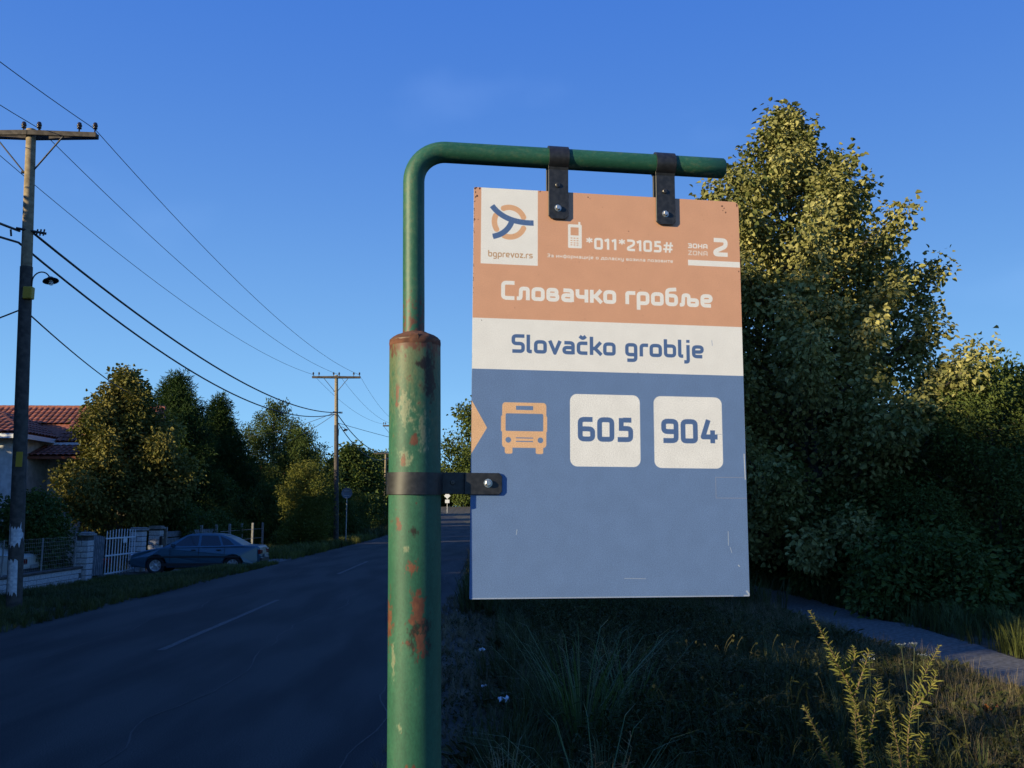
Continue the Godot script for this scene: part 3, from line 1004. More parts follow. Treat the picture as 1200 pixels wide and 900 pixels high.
		# slanting shoulders from the loop to the plates
		for side in [1.0, -1.0]:
			var w := SU * sw * 0.001
			var g: float = -1.05 if side > 0 else PI + 1.05
			var e: Vector3 = c + (SN * cos(g) - SV * sin(g)) * 0.0227
			var f: Vector3 = L.call(u, pv + 26, 4.6 if side > 0 else -7.6)
			quad(st, f - w, f + w, e + w, e - w)
		var strap := done("strap", st, M.strap, t)
		bolt("screw", L.call(u - 1.5, -10.5 + (pv + 64) * 0.2, 5.2), 4.6, 3.0, M.screw, strap, 16, true)
		bolt("bolt", L.call(u - 1.0, 32.3, 5.2), 5.0, 5.5, M.steel, strap, 6, false)
	# clamp round the post, arm in two plates to the panel's edge
	st = st_new()
	var cc: Vector3 = L.call(-100 + 12 * (532 - 284) / 700.0, 532, nax)
	var cut := 18.5
	st.set_smooth_group(1)
	for k in 48:
		for r in [0.0446, 0.0478]:
			var g0 := TAU * k / 48
			var g1 := TAU * (k + 1) / 48
			var d0: Vector3 = (SU * cos(g0) + SN * sin(g0)) * r
			var d1: Vector3 = (SU * cos(g1) + SN * sin(g1)) * r
			var w := SV * cut * 0.001
			if r > 0.046:
				quad(st, cc + d1 + w, cc + d0 + w, cc + d0 - w, cc + d1 - w)
			else:
				quad(st, cc + d0 + w, cc + d1 + w, cc + d1 - w, cc + d0 - w)
	st.set_smooth_group(-1)
	for k in 48:
		for s in [-1.0, 1.0]:
			var q := []
			for e in [[k, 0.0446], [k, 0.0478], [k + 1, 0.0478], [k + 1, 0.0446]]:
				var g: float = TAU * e[0] / 48
				q.append(cc + (SU * cos(g) + SN * sin(g)) * e[1] + SV * cut * 0.001 * s)
			if s > 0: quad(st, q[0], q[1], q[2], q[3])
			else: quad(st, q[3], q[2], q[1], q[0])
	var front := PackedVector2Array([Vector2(-62, -549), Vector2(-8.5, -549), Vector2(-8.5, -512), Vector2(-62, -512)])
	var over := PackedVector2Array([Vector2(-11, -549.5), Vector2(49, -549.5), Vector2(54, -544), Vector2(54, -518), Vector2(49, -512.5), Vector2(-11, -512.5)])
	for i in 4: front[i] *= 0.001
	for i in 6: over[i] *= 0.001
	prism(st, front, Transform3D(Basis(SU, -SV, SN), W(0, 0, -3) - foot), 0.0022, 0.0005)
	prism(st, over, Transform3D(Basis(SU, -SV, SN), W(0, 0, 2.6) - foot), 0.0022, 0.0007)
	prism(st, front, Transform3D(Basis(SU, -SV, SN), W(0, 0, -8.6) - foot), 0.0022, 0.0005)
	prism(st, over, Transform3D(Basis(SU, -SV, SN), W(0, 0, -5.6) - foot), 0.0022, 0.0007)
	var clamp_ := done("clamp", st, M.strap, t)
	bolt("screw", L.call(-31, 529, -0.8), 4.0, 2.5, M.screw, clamp_, 16, true)
	bolt("bolt", L.call(29.5, 530, 4.8), 6.0, 6.5, M.steel, clamp_, 6, false)

func lathe_on(st: SurfaceTool, prof: Array, c: Vector3, axis: Vector3, sides: int, wob: float, seed_: int) -> void:
	var f := noise(seed_, 0.9, 3)
	var x := axis.cross(Vector3.FORWARD if absf(axis.z) < 0.9 else Vector3.RIGHT).normalized()
	var y := axis.cross(x)
	st.set_smooth_group(1)
	var P := func(i: int, k: int) -> Vector3:
		var g := TAU * k / sides
		var n := f.get_noise_3d(cos(g) * 3, sin(g) * 3, i * 1.3) * wob * 2.0
		return c + (x * cos(g) + y * sin(g)) * (prof[i][0] + n) + axis * (prof[i][1] + n)
	for i in prof.size() - 1:
		for k in sides:
			quad(st, P.call(i, k), P.call(i + 1, k), P.call(i + 1, (k + 1) % sides), P.call(i, (k + 1) % sides))

func bolt(called: String, at: Vector3, r: float, h: float, m: Material, parent: Node, sides: int, slot: bool) -> void:
	var st := st_new()
	var x := SU; var y := -SV
	var ring := PackedVector2Array()
	for k in sides:
		ring.append(Vector2(cos(TAU * k / sides + 0.3), sin(TAU * k / sides + 0.3)) * r * 0.001)
	prism(st, ring, Transform3D(Basis(x, y, SN), at + SN * h * 0.0005), h * 0.0005, r * 0.00022)
	if not slot:
		var w := PackedVector2Array()
		for k in 18:
			w.append(Vector2(cos(TAU * k / 18), sin(TAU * k / 18)) * r * 0.00125)
		prism(st, w, Transform3D(Basis(x, y, SN), at), 0.0006)
	var o := done(called, st, m, parent)
	if slot:
		st = st_new()
		box(st, at + SN * (h * 0.001 + 0.0002), Vector3(r * 0.0011, r * 0.0003, 0.0006), Basis(x, y, SN))
		box(st, at + SN * (h * 0.001 + 0.0004), Vector3(r * 0.0003, r * 0.0011, 0.0006), Basis(x, y, SN))
		done("slot", st, M.black, o)

# ---------------------------------------------------------------- poles and wires
func insulator(parent: Node, at: Vector3) -> void:
	var st := st_new()
	lathe_on(st, [[0.001, -0.10], [0.014, -0.10], [0.014, 0.0], [0.045, 0.005], [0.05, 0.03], [0.032, 0.045], [0.05, 0.055], [0.055, 0.085], [0.04, 0.105], [0.045, 0.12], [0.03, 0.145], [0.001, 0.15]], at, Vector3.UP, 10, 0.0, 1)
	done("insulator", st, M.ceramic, parent)

func utility_pole(label: String, foot: Vector3, h: float, lean: Vector3, full: bool, arm: float) -> Node3D:
	var t := thing("utility_pole", label, "utility pole", foot, 0.0, "utility poles along the left verge")
	var st := st_new()
	var top := Vector3(0, h, 0) + lean
	var mid := top * 0.70
	tube(st, [mid, top * 0.85, top], [0.112, 0.106, 0.098], 14)
	done("upper_pole", st, M.wood, t)
	st = st_new()
	tube(st, [Vector3(0, -0.3, 0), top * 0.3, mid], [0.15, 0.135, 0.124], 14)
	done("lower_pole", st, M.wood_dark, t)  # shade below the sunlit top is put into this darker wood
	# crossarm: two beams that meet at the ends, two slanting braces
	st = st_new()
	var y := h - 0.12
	for s in [-1.0, 1.0]:
		for e in [-1.0, 1.0]:
			var p0 := Vector3(lean.x, y, lean.z) + Vector3(0, 0, s * 0.135)
			var p1 := Vector3(lean.x + e * arm, y, lean.z + s * 0.05)
			var d := p1 - p0
			var zx := Vector3.UP
			var bx := d.normalized()
			cbox(st, (p0 + p1) * 0.5, Vector3(d.length(), 0.11, 0.055), 0.008, Basis(bx, zx, bx.cross(zx)))
	done("crossarm", st, M.wood_dark, t)
	st = st_new()
	for e in [-1.0, 1.0]:
		rod(st, Vector3(lean.x + e * 0.08, h - 0.95, lean.z), Vector3(lean.x + e * 0.72, y - 0.05, lean.z + 0.08), 0.017, 6)
	rod(st, Vector3(lean.x - 0.13, h - 0.95, lean.z), Vector3(lean.x + 0.13, h - 0.95, lean.z), 0.03, 6)
	done("brace", st, M.screw, t)
	for x in [-arm + 0.06, -arm * 0.72, -0.16, 0.16, arm * 0.72, arm - 0.06]:
		insulator(t, Vector3(lean.x + x, y + 0.15, lean.z))
	# cable bracket
	st = st_new()
	var c := top * 0.775
	rod(st, c + Vector3(-0.16, 0.03, 0.17), c + Vector3(0.34, 0.0, -0.1), 0.028, 8)
	for k in 3:
		rod(st, c + Vector3(0.16 + k * 0.07, -0.06, -0.05), c + Vector3(0.18 + k * 0.07, 0.08, -0.05), 0.016, 6)
	rod(st, c + Vector3(-0.28, -0.12, 0.1), c + Vector3(-0.3, 0.02, 0.1), 0.02, 6)
	done("cable_bracket", st, M.black, t)
	# lamp on a hooked arm
	var lp := Vector3(0.52, h * 0.675, 0.02) + lean * 0.7
	st = st_new()
	var hook := [lp + Vector3(-0.37, -0.36, 0)]
	for k in 13:
		var g := lerpf(PI, 0.12, k / 12.0)
		hook.append(lp + Vector3(-0.185 + cos(g) * 0.185, -0.06 + sin(g) * 0.2, 0))
	tube(st, hook, [0.014], 7)
	var la := done("lamp_arm", st, M.black, t)
	st = st_new()
	var ax := Vector3(-0.25, 0.95, -0.15).normalized()
	lathe_on(st, [[0.001, 0.035], [0.05, 0.03], [0.075, 0.0], [0.15, -0.045], [0.158, -0.06], [0.15, -0.055], [0.06, -0.02], [0.001, -0.01]], lp, ax, 20, 0.0, 1)
	var sh := done("lamp_shade", st, M.black, la)
	st = st_new()
	lathe_on(st, [[0.001, -0.02], [0.022, -0.03], [0.042, -0.07], [0.048, -0.11], [0.034, -0.15], [0.001, -0.165]], lp, ax, 12, 0.0, 1)
	var bm := mat(Color(0.9, 0.93, 0.95, 0.35), 0.05)
	bm.transparency = BaseMaterial3D.TRANSPARENCY_ALPHA
	done("lamp_bulb", st, bm, la)
	if full:
		st = st_new()
		cbox(st, Vector3(0.12, h * 0.642, 0.10) + lean * 0.66, Vector3(0.19, 0.26, 0.14), 0.015)
		done("switch_box", st, M.yellow, t)
		st = st_new()
		cbox(st, Vector3(0.055, 3.02, 0.13) + lean * 0.3, Vector3(0.13, 0.30, 0.012), 0.003)
		done("yellow_plate", st, M.yellow, t)
		# torn paper notices wrapped round the foot
		for q in [[0.35, 1.02, 0.9, 2.3, 1], [1.32, 1.66, 0.6, 2.6, 2], [1.42, 1.55, 0.2, 0.8, 3]]:
			st = st_new()
			st.set_smooth_group(1)
			var f := noise(90 + q[4], 1.6, 3)
			for k in 10:
				var g0: float = lerpf(q[2], q[3], k / 10.0)
				var g1: float = lerpf(q[2], q[3], (k + 1) / 10.0)
				var qd := []
				for e in [[g0, 0], [g1, 0], [g1, 1], [g0, 1]]:
					var yy: float = q[e[1]] + f.get_noise_2d(e[0] * 2.0, e[1] * 9.0) * 0.16
					var rr := lerpf(0.15, 0.128, yy / 3.3) + 0.003 + 0.004 * absf(f.get_noise_2d(e[0] * 5, 40))
					qd.append(top * (yy / h) + Vector3(cos(e[0]) * rr, 0, sin(e[0]) * rr))
				quad(st, qd[1], qd[0], qd[3], qd[2])
			done("paper_notice", st, M.paper, t)
	return t

func cable(called: String, label: String, a: Vector3, b: Vector3, sag: float, r: float, group: String) -> void:
	var st := st_new()
	var pts := []
	for k in 33:
		var f := k / 32.0
		pts.append(a.lerp(b, f) - Vector3(0, 4.0 * sag * f * (1.0 - f), 0) - a)
	tube(st, pts, [r], 6, true)
	var o := done(called, st, M.wire, self, Transform3D(Basis.IDENTITY, a))
	tag(o, label, "cable", group)

func poles_and_wires() -> void:
	var p1 := Vector3(-9.24, -0.12, -18.5)
	var p2 := Vector3(-8.28, 0.0, -52.0)
	var p0 := Vector3(-9.5, -0.12, 15.0)
	var p3 := Vector3(-7.75, 0.1, -77.0)
	var p4 := Vector3(-10.3, G(-10.3, -96.0), -96.0)
	var l1 := Vector3(-0.42, 0, 0)
	var l2 := Vector3(-0.26, 0, 0)
	utility_pole("tall timber pole with yellow box, hooked lamp and torn white notices at its foot", p1, 10.05, l1, true, 1.40)
	utility_pole("mid-road timber pole standing between the yellow-green bush and the round sign", p2, 9.75, l2, false, 1.40)
	utility_pole("timber pole out of view behind the photographer", p0, 10.0, Vector3.ZERO, false, 1.40)
	utility_pole("distant pole almost hidden behind the green post", p3, 9.2, Vector3.ZERO, false, 0.8)
	utility_pole("smallest and farthest timber pole, in sun beside the green post", p4, G(0, -96) + 7.6, Vector3.ZERO, false, 1.25)
	var y := 0.03
	var names := ["leftmost", "second from the left", "inner left", "inner right", "second from the right", "rightmost"]
	var xs := [-1.34, -1.01, -0.16, 0.16, 1.01, 1.34]
	for k in [0, 3, 5]:
		var x: float = xs[k]
		var a := p1 + l1 + Vector3(x, 10.05 + y, 0)
		var b := p2 + l2 + Vector3(x, 9.75 + y, 0)
		var c := p0 + Vector3(x, 10.0 + y, 0)
		var d := p3 + Vector3(x * 0.57, 9.2 + y, 0)
		cable("power_line", "thin bare wire at the %s crossarm insulator between the two nearer poles" % names[k], a, b, 0.75, 0.008, "bare power lines")
		cable("power_line", "thin bare wire running from the %s insulator up to the picture's left edge" % names[k], a, c, 1.15, 0.008, "bare power lines")
		cable("power_line", "thin bare wire at the %s insulator between the two farther poles" % names[k], b, d, 0.55, 0.008, "bare power lines")
	var h1 := p1 + l1 * 0.775 + Vector3(0.13, 7.76, 0)
	var h2 := p2 + l2 * 0.775 + Vector3(0.0, 7.56, 0)
	var h0 := p0 + Vector3(0.1, 7.7, 0)
	var h3 := p3 + Vector3(0, 6.9, 0)
	cable("insulated_cable", "thick black cable, upper of two, from the lamp pole to the middle pole", h1, h2, 0.95, 0.026, "thick black cables")
	cable("insulated_cable", "thick black cable, lower of two, from the lamp pole to the middle pole", h1 + Vector3(-0.3, -0.2, 0), h2 + Vector3(-0.1, -0.1, 0), 1.3, 0.024, "thick black cables")
	cable("insulated_cable", "thick black cable, upper one at the left edge", h1 + Vector3(-0.3, 0.05, 0), h0, 1.0, 0.026, "thick black cables")
	cable("insulated_cable", "thick black cable, lower one at the left edge", h1 + Vector3(-0.3, -0.2, 0), h0 + Vector3(0, -0.3, 0), 1.25, 0.024, "thick black cables")
	cable("insulated_cable", "thick black cable, upper of two, running on past the middle pole", h2, h3 + Vector3(0, 0, 0), 0.9, 0.028, "thick black cables")
	cable("insulated_cable", "thick black cable, lower of two, running on past the middle pole", h2 + Vector3(0.05, -0.5, 0), h3 + Vector3(0, -0.4, 0), 1.1, 0.028, "thick black cables")
	cable("service_cable", "thin service cable from the lamp pole down over the tree tops", p1 + l1 * 0.6 + Vector3(0.1, 6.02, 0), Vector3(-19.5, 8.3, -56), 0.5, 0.016, "house service cables")
	cable("service_cable", "service cable leaving the lamp pole to the left", p1 + l1 * 0.6 + Vector3(-0.1, 6.12, 0), Vector3(-24.0, 6.1, -30), 0.3, 0.016, "house service cables")
	cable("service_cable", "service cable from the middle pole left towards the trees, upper one", h2 + Vector3(-0.1, 0, 0), Vector3(-17.5, 6.9, -62), 0.35, 0.014, "house service cables")
	cable("service_cable", "service cable from the middle pole left towards the trees, lower one", h2 + Vector3(-0.1, -0.1, 0), Vector3(-15.5, 5.6, -60), 0.35, 0.014, "house service cables")
	cable("service_cable", "service cable from the middle pole right across the road", h2 + Vector3(0.1, -0.6, 0), Vector3(5.5, 7.2, -90), 0.6, 0.014, "house service cables")

# ---------------------------------------------------------------- house, fence, cars, signs
func roof_tiles(called: String, parent: Node, o: Vector3, across: Vector3, up: Vector3, nx: int, ny: int, m: Material, keep = null) -> void:
	var st := st_new()
	st.set_smooth_group(1)
	var n := across.cross(up).normalized()
	var a := across.normalized()
	var u := up.normalized()
	var w := across.length() / nx
	var l := up.length() / ny
	for k in 6:
		var g0 := PI * k / 6.0
		var g1 := PI * (k + 1) / 6.0
		var f := func(g: float, e: float) -> Vector3: return a * (0.5 - cos(g) * 0.52) * w + n * (sin(g) * w * 0.32 + (0.03 if e < 0.5 else 0.0)) + u * e * l * 1.08
		quad(st, f.call(g0, 0.0), f.call(g1, 0.0), f.call(g1, 1.0), f.call(g0, 1.0))
	st.generate_normals()
	var xfs := []
	var cols := []
	var r := RandomNumberGenerator.new()
	r.seed = 5
	for j in ny:
		for i in nx:
			var p := o + a * w * i + u * l * j + n * 0.01
			if keep != null and not keep.call(p + a * w * 0.5 + u * l * 0.5):
				continue
			xfs.append(Transform3D(Basis(n, r.randf_range(-0.02, 0.02)), p))
			cols.append(Color(1, 1, 1) * r.randf_range(0.62, 1.15))
	var mm: StandardMaterial3D = m.duplicate()
	mm.vertex_color_use_as_albedo = true
	many(called, st.commit(), mm, xfs, cols, parent).set_meta("kind", "stuff")

func slab(st: SurfaceTool, p: Array, th: float) -> void:
	st.set_smooth_group(-1)
	var n: Vector3 = (p[1] - p[0]).cross(p[2] - p[0]).normalized() * th
	var k := p.size()
	for i in range(1, k - 1):
		tri(st, p[0], p[i + 1], p[i])
		tri(st, p[0] - n, p[i] - n, p[i + 1] - n)
	for i in k:
		var j := (i + 1) % k
		quad(st, p[i] - n, p[j] - n, p[j], p[i])

func house() -> void:
	var o := Vector3(-22.9, -0.4, -40.6)
	var t := thing("house", "white walled house with red tiled roof behind the brick garden wall", "house", o)
	var P := func(x: float, y: float, z: float) -> Vector3: return Vector3(x, y, z) - o
	var st := st_new()
	# main block with the gable ends
	var prof := PackedVector2Array([Vector2(2.2, 0), Vector2(2.2, 5.35), Vector2(0, 6.6), Vector2(-2.2, 5.35), Vector2(-2.2, 0)])
	prof.reverse()
	prism(st, prof, Transform3D(Basis(Vector3(0, 0, 1), Vector3(0, 1, 0), Vector3(-1, 0, 0)), Vector3(2.7, -0.2, 0)), 3.9)
	var wall := done("wall", st, M.render_white, t)
	st = st_new()
	box(st, P.call(-15.75, 2.0, -39.4), Vector3(1.5, 5.2, 2.0))
	done("side_wall", st, M.render_beige, t)
	st = st_new()
	box(st, P.call(-19.75, 2.2, -37.6), Vector3(3.0, 5.2, 3.6))
	done("bay_wall", st, M.render_white, t)
	# main roof
	st = st_new()
	slab(st, [P.call(-24.8, 4.72, -38.0), P.call(-14.4, 4.72, -38.0), P.call(-14.4, 6.45, -40.6), P.call(-24.8, 6.45, -40.6)], 0.14)
	slab(st, [P.call(-14.4, 4.72, -42.9), P.call(-24.8, 4.72, -42.9), P.call(-24.8, 6.45, -40.6), P.call(-14.4, 6.45, -40.6)], 0.14)
	var roof := done("roof", st, M.tile, t)
	roof_tiles("roof_tiles", roof, P.call(-24.8, 4.72, -38.0), Vector3(10.4, 0, 0), Vector3(0, 1.73, -2.6), 42, 10, M.tile, func(p): return not (p.x + o.x > -21.6 and p.x + o.x < -17.9 and p.y + o.y < 5.6))
	st = st_new()
	for k in 26:
		tube(st, [P.call(-24.7 + k * 0.4, 6.48, -40.6), P.call(-24.28 + k * 0.4, 6.485, -40.6)], [0.11, 0.095], 8)
	done("ridge_tiles", st, M.tile, roof).set_meta("kind", "stuff")
	st = st_new()
	box(st, P.call(-19.6, 4.62, -37.95), Vector3(10.4, 0.2, 0.05))
	done("fascia", st, M.white_paint, roof)
	# hipped bay roof
	var c1: Vector3 = P.call(-21.7, 4.88, -35.3)
	var c2: Vector3 = P.call(-17.9, 4.88, -35.3)
	var a1: Vector3 = P.call(-19.8, 5.85, -37.3)
	var a2: Vector3 = P.call(-19.8, 5.85, -40.0)
	st = st_new()
	slab(st, [c1, c2, a1], 0.1)
	slab(st, [c2, P.call(-17.9, 4.88, -39.2), a2, a1], 0.1)
	slab(st, [P.call(-21.7, 4.88, -39.2), c1, a1, a2], 0.1)
	var bay := done("bay_roof", st, M.tile, t)
	roof_tiles("roof_tiles", bay, c1, c2 - c1, Vector3(0, 0.97, -2.0), 15, 7, M.tile, func(p): return absf(p.x + o.x + 19.8) < 1.9 * (1.0 - (p.y + o.y - 4.88) / 0.97))
	roof_tiles("roof_tiles", bay, c2, Vector3(0, 0, -3.9), Vector3(-1.9, 0.97, 0), 15, 7, M.tile, func(p): return p.z + o.z < -35.3 - 2.0 * (p.y + o.y - 4.88) / 0.97)
	st = st_new()
	box(st, (c1 + c2) * 0.5 + Vector3(0, -0.1, 0.03), Vector3(3.8, 0.18, 0.05))
	box(st, P.call(-17.87, 4.78, -37.3), Vector3(0.05, 0.18, 4.0))
	done("fascia", st, M.white_paint, bay)
	# pent roof over the lower wall
	st = st_new()
	slab(st, [P.call(-18.3, 4.05, -36.6), P.call(-14.6, 4.05, -36.6), P.call(-14.6, 4.7, -38.4), P.call(-18.3, 4.7, -38.4)], 0.1)
	var pent := done("pent_roof", st, M.tile, t)
	roof_tiles("roof_tiles", pent, P.call(-18.3, 4.05, -36.6), Vector3(3.7, 0, 0), Vector3(0, 0.65, -1.8), 15, 6, M.tile)
	# windows, door, downpipe, stairs
	for q in [[-17.2, 2.6, -38.46, 1.2, 1.3], [-20.0, 3.1, -35.76, 1.3, 1.3], [-20.0, 0.9, -35.76, 1.3, 1.2], [-23.0, 2.9, -38.36, 1.2, 1.3]]:
		st = st_new()
		for s in [-1.0, 1.0]:
			box(st, P.call(q[0] + s * q[3] * 0.5, q[1], q[2]), Vector3(0.09, q[4] + 0.09, 0.12))
			box(st, P.call(q[0], q[1] + s * q[4] * 0.5, q[2]), Vector3(q[3] - 0.09, 0.09, 0.12))
		box(st, P.call(q[0], q[1], q[2]), Vector3(0.07, q[4] - 0.09, 0.10))
		var w := done("window", st, M.white_paint, t)
		st = st_new()
		box(st, P.call(q[0], q[1], q[2] - 0.02), Vector3(q[3], q[4], 0.02))
		done("pane", st, M.glass_dark, w)
	st = st_new()
	rod(st, P.call(-16.42, -0.4, -37.9), P.call(-16.42, 4.0, -37.9), 0.06, 10)
	done("downpipe", st, M.rust_red, t)
	st = st_new()
	box(st, P.call(-15.7, 0.9, -38.38), Vector3(0.9, 2.3, 0.06))
	done("door", st, M.wood_dark, t)
	for k in 7:
		st = st_new()
		box(st, P.call(-18.25 + k * 0.27, -0.35 + (k + 1) * 0.11, -36.2), Vector3(0.27, (k + 1) * 0.22, 1.0))
		done("step", st, M.mortar, t)
	st = st_new()
	box(st, P.call(-23.4, 6.6, -41.4), Vector3(0.6, 1.2, 0.6))
	done("chimney", st, M.render_beige, roof)
	# neighbour farther back
	var o2 := Vector3(-24.0, 0.0, -92.0)
	var t2 := thing("house", "red roofed house hidden in the trees farther down the road", "house", o2)
	st = st_new()
	box(st, Vector3(0, 1.8, 0), Vector3(8, 3.8, 7))
	done("wall", st, M.render_white, t2)
	st = st_new()
	slab(st, [Vector3(-4.5, 3.5, 4), Vector3(4.5, 3.5, 4), Vector3(4.5, 6.4, 0), Vector3(-4.5, 6.4, 0)], 0.15)
	slab(st, [Vector3(4.5, 3.5, -4), Vector3(-4.5, 3.5, -4), Vector3(-4.5, 6.4, 0), Vector3(4.5, 6.4, 0)], 0.15)
	done("roof", st, M.tile, t2)
	for x in [-2.0, 1.8]:
		st = st_new()
		box(st, Vector3(x, 2.0, 3.52), Vector3(1.2, 1.3, 0.05))
		done("window", st, M.glass_dark, t2)

func brick_pillar(label: String, at: Vector3, h: float) -> Node3D:
	var t := thing("gate_pillar", label, "pillar", at, 0.0, "white brick pillars of the garden wall")
	var st := st_new()
	box(st, Vector3(0, h * 0.5 - 0.15, 0), Vector3(0.40, h + 0.3, 0.40))
	done("core", st, M.mortar, t)
	var bl := st_new()
	cbox(bl, Vector3.ZERO, Vector3(0.208, 0.165, 0.435), 0.012)
	bl.generate_normals()
	var bm := bl.commit()
	var n := int(h / 0.185)
	var r := RandomNumberGenerator.new()
	r.seed = int(absf(at.z) * 10)
	for k in n:
		for s in [-1.0, 1.0]:
			var b := Basis(Vector3.UP, (PI / 2 if k % 2 else 0.0) + r.randf_range(-0.02, 0.02))
			piece("brick", bm, M.brick_white, t, Transform3D(b, b * Vector3(s * 0.112, 0, 0) + Vector3(0, 0.1 + k * 0.185, 0)))
	st = st_new()
	cbox(st, Vector3(0, h + 0.03, 0), Vector3(0.56, 0.07, 0.56), 0.015)
	cbox(st, Vector3(0, h + 0.09, 0), Vector3(0.46, 0.05, 0.46), 0.015)
	done("cap", st, M.concrete, t)
	return t

func fence_and_gate() -> void:
	var gx := -12.75
	var gy := -0.35
	# low wall of white blocks with a dark coping
	var o := Vector3(gx, gy, -22.5)
	var t := thing("garden_wall", "low white block wall with dark coping and wire mesh on top", "garden wall", o)
	var st := st_new()
	box(st, Vector3(0, 0.12, 0), Vector3(0.20, 0.60, 13.6))
	done("core", st, M.mortar, t)
	var bl := st_new()
	cbox(bl, Vector3.ZERO, Vector3(0.24, 0.128, 0.318), 0.008)
	bl.generate_normals()
	var bm := bl.commit()
	for j in 3:
		for k in 40:
			var z := -6.6 + k * 0.335 + (0.167 if j % 2 else 0.0)
			if z < 6.7:
				piece("brick", bm, M.brick_white, t, Transform3D(Basis(Vector3.UP, sin(k * 7.0 + j) * 0.01), Vector3(sin(k * 3.1 + j * 5.0) * 0.004, -0.0 + 0.075 + j * 0.142, z)))
	st = st_new()
	cbox(st, Vector3(0, 0.47, 0), Vector3(0.30, 0.07, 13.6), 0.012)
	done("coping", st, M.wood_dark, t)
	for k in 7:
		st = st_new()
		rod(st, Vector3(0, 0.4, -6.5 + k * 2.15), Vector3(0, 1.45, -6.5 + k * 2.15), 0.025, 8)
		done("post", st, M.concrete, t)
	st = st_new()
	for k in 9:
		box(st, Vector3(0, 0.55 + k * 0.11, 0), Vector3(0.004, 0.004, 13.0))
	for k in 118:
		box(st, Vector3(0.003, 0.98, -6.5 + k * 0.11), Vector3(0.003, 0.9, 0.003))
	done("wire_mesh", st, M.alu, t).set_meta("kind", "stuff")
	brick_pillar("white brick pillar at the far end of the low wall", Vector3(gx, gy, -29.6), 1.45)
	brick_pillar("white brick gate pillar right beside the barred gate", Vector3(gx, gy, -34.2), 1.52)
	brick_pillar("white brick pillar behind the blue car's bonnet, black letter box on it", Vector3(gx, gy, -36.0), 1.55)
	t = thing("letter_box", "small black letter box fixed on the white gate pillar", "letter box", Vector3(gx + 0.27, 0.75, -35.86))
	st = st_new()
	cbox(st, Vector3.ZERO, Vector3(0.10, 0.34, 0.26), 0.015)
	var lb := done("case", st, M.black, t)
	st = st_new()
	box(st, Vector3(0.052, 0.1, 0), Vector3(0.01, 0.025, 0.18))
	done("flap", st, M.alu, lb)
	# picket panel
	t = thing("picket_panel", "grey blue picket fence panel between brick pillar and gate", "fence", Vector3(gx, gy, -30.5))
	for k in 9:
		st = st_new()
		cbox(st, Vector3(0, 0.72 + 0.06 * sin(k * PI / 8), -0.6 + k * 0.15), Vector3(0.022, 1.3, 0.11), 0.005)
		done("picket", st, M.grey_board, t)
	for y in [0.35, 1.1]:
		st = st_new()
		box(st, Vector3(-0.035, y, 0), Vector3(0.04, 0.07, 1.3))
		done("rail", st, M.grey_board, t)
	# barred gate
	t = thing("barred_gate", "white painted gate of upright iron bars at the driveway", "gate", Vector3(gx, gy, -32.6))
	for k in 11:
		st = st_new()
		rod(st, Vector3(0, 0.06, -1.25 + k * 0.25), Vector3(0, 1.56 + 0.05 * sin(k * PI / 10), -1.25 + k * 0.25), 0.016, 6)
		done("bar", st, M.white_paint, t)
	for y in [0.12, 0.72, 1.30]:
		st = st_new()
		cbox(st, Vector3(0, y, 0), Vector3(0.04, 0.05, 2.62), 0.006)
		done("rail", st, M.white_paint, t)
	st = st_new()
	cbox(st, Vector3(0.03, 1.22, -0.25), Vector3(0.012, 0.2, 0.32), 0.003)
	done("gate_plate", st, M.white_paint, t)
	t = thing("plastic_tub", "red plastic tub standing in the yard behind the barred gate", "tub", Vector3(-14.0, -0.35, -34.0))
	st = st_new()
	lathe_on(st, [[0.001, 0.02], [0.26, 0.02], [0.27, 0.0], [0.34, 0.46], [0.37, 0.47], [0.36, 0.49], [0.33, 0.48], [0.25, 0.05], [0.001, 0.05]], Vector3.ZERO, Vector3.UP, 20, 0.0, 1)
	done("tub_body", st, mat(lin(0.45, 0.05, 0.035), 0.4), t)
	for e in [-1.0, 1.0]:
		st = st_new()
		tube(st, [Vector3(e * 0.36, 0.42, -0.08), Vector3(e * 0.42, 0.38, 0), Vector3(e * 0.36, 0.42, 0.08)], [0.014], 6)
		done("handle", st, mat(lin(0.45, 0.05, 0.035), 0.4), t)
	# plank fence beyond the car
	t = thing("plank_fence", "weathered grey plank fence running on as pale posts with wires, behind the blue car", "fence", Vector3(gx, gy, -37.0))
	for k in 8:
		var z := -k * 2.3
		st = st_new()
		cbox(st, Vector3(0.03, G(gx, -37 + z) + 0.35 + 0.75, z), Vector3(0.11, 1.7, 0.11), 0.01)
		done("post", st, M.concrete, t)
		if k < 7:
			if k > 2:
				for y in [0.25, 0.75, 1.25]:
					st = st_new()
					rod(st, Vector3(0.03, y, z - 0.05), Vector3(0.03, y, z - 2.25), 0.012, 6)
					done("wire", st, M.alu, t)
				continue
			for j in 5:
				st = st_new()
				cbox(st, Vector3(-0.04, 0.22 + j * 0.27, z - 1.15), Vector3(0.025, 0.23, 2.26), 0.005, Basis(Vector3.RIGHT, sin(k * 4.0 + j) * 0.006))
				done("plank", st, M.grey_board, t)

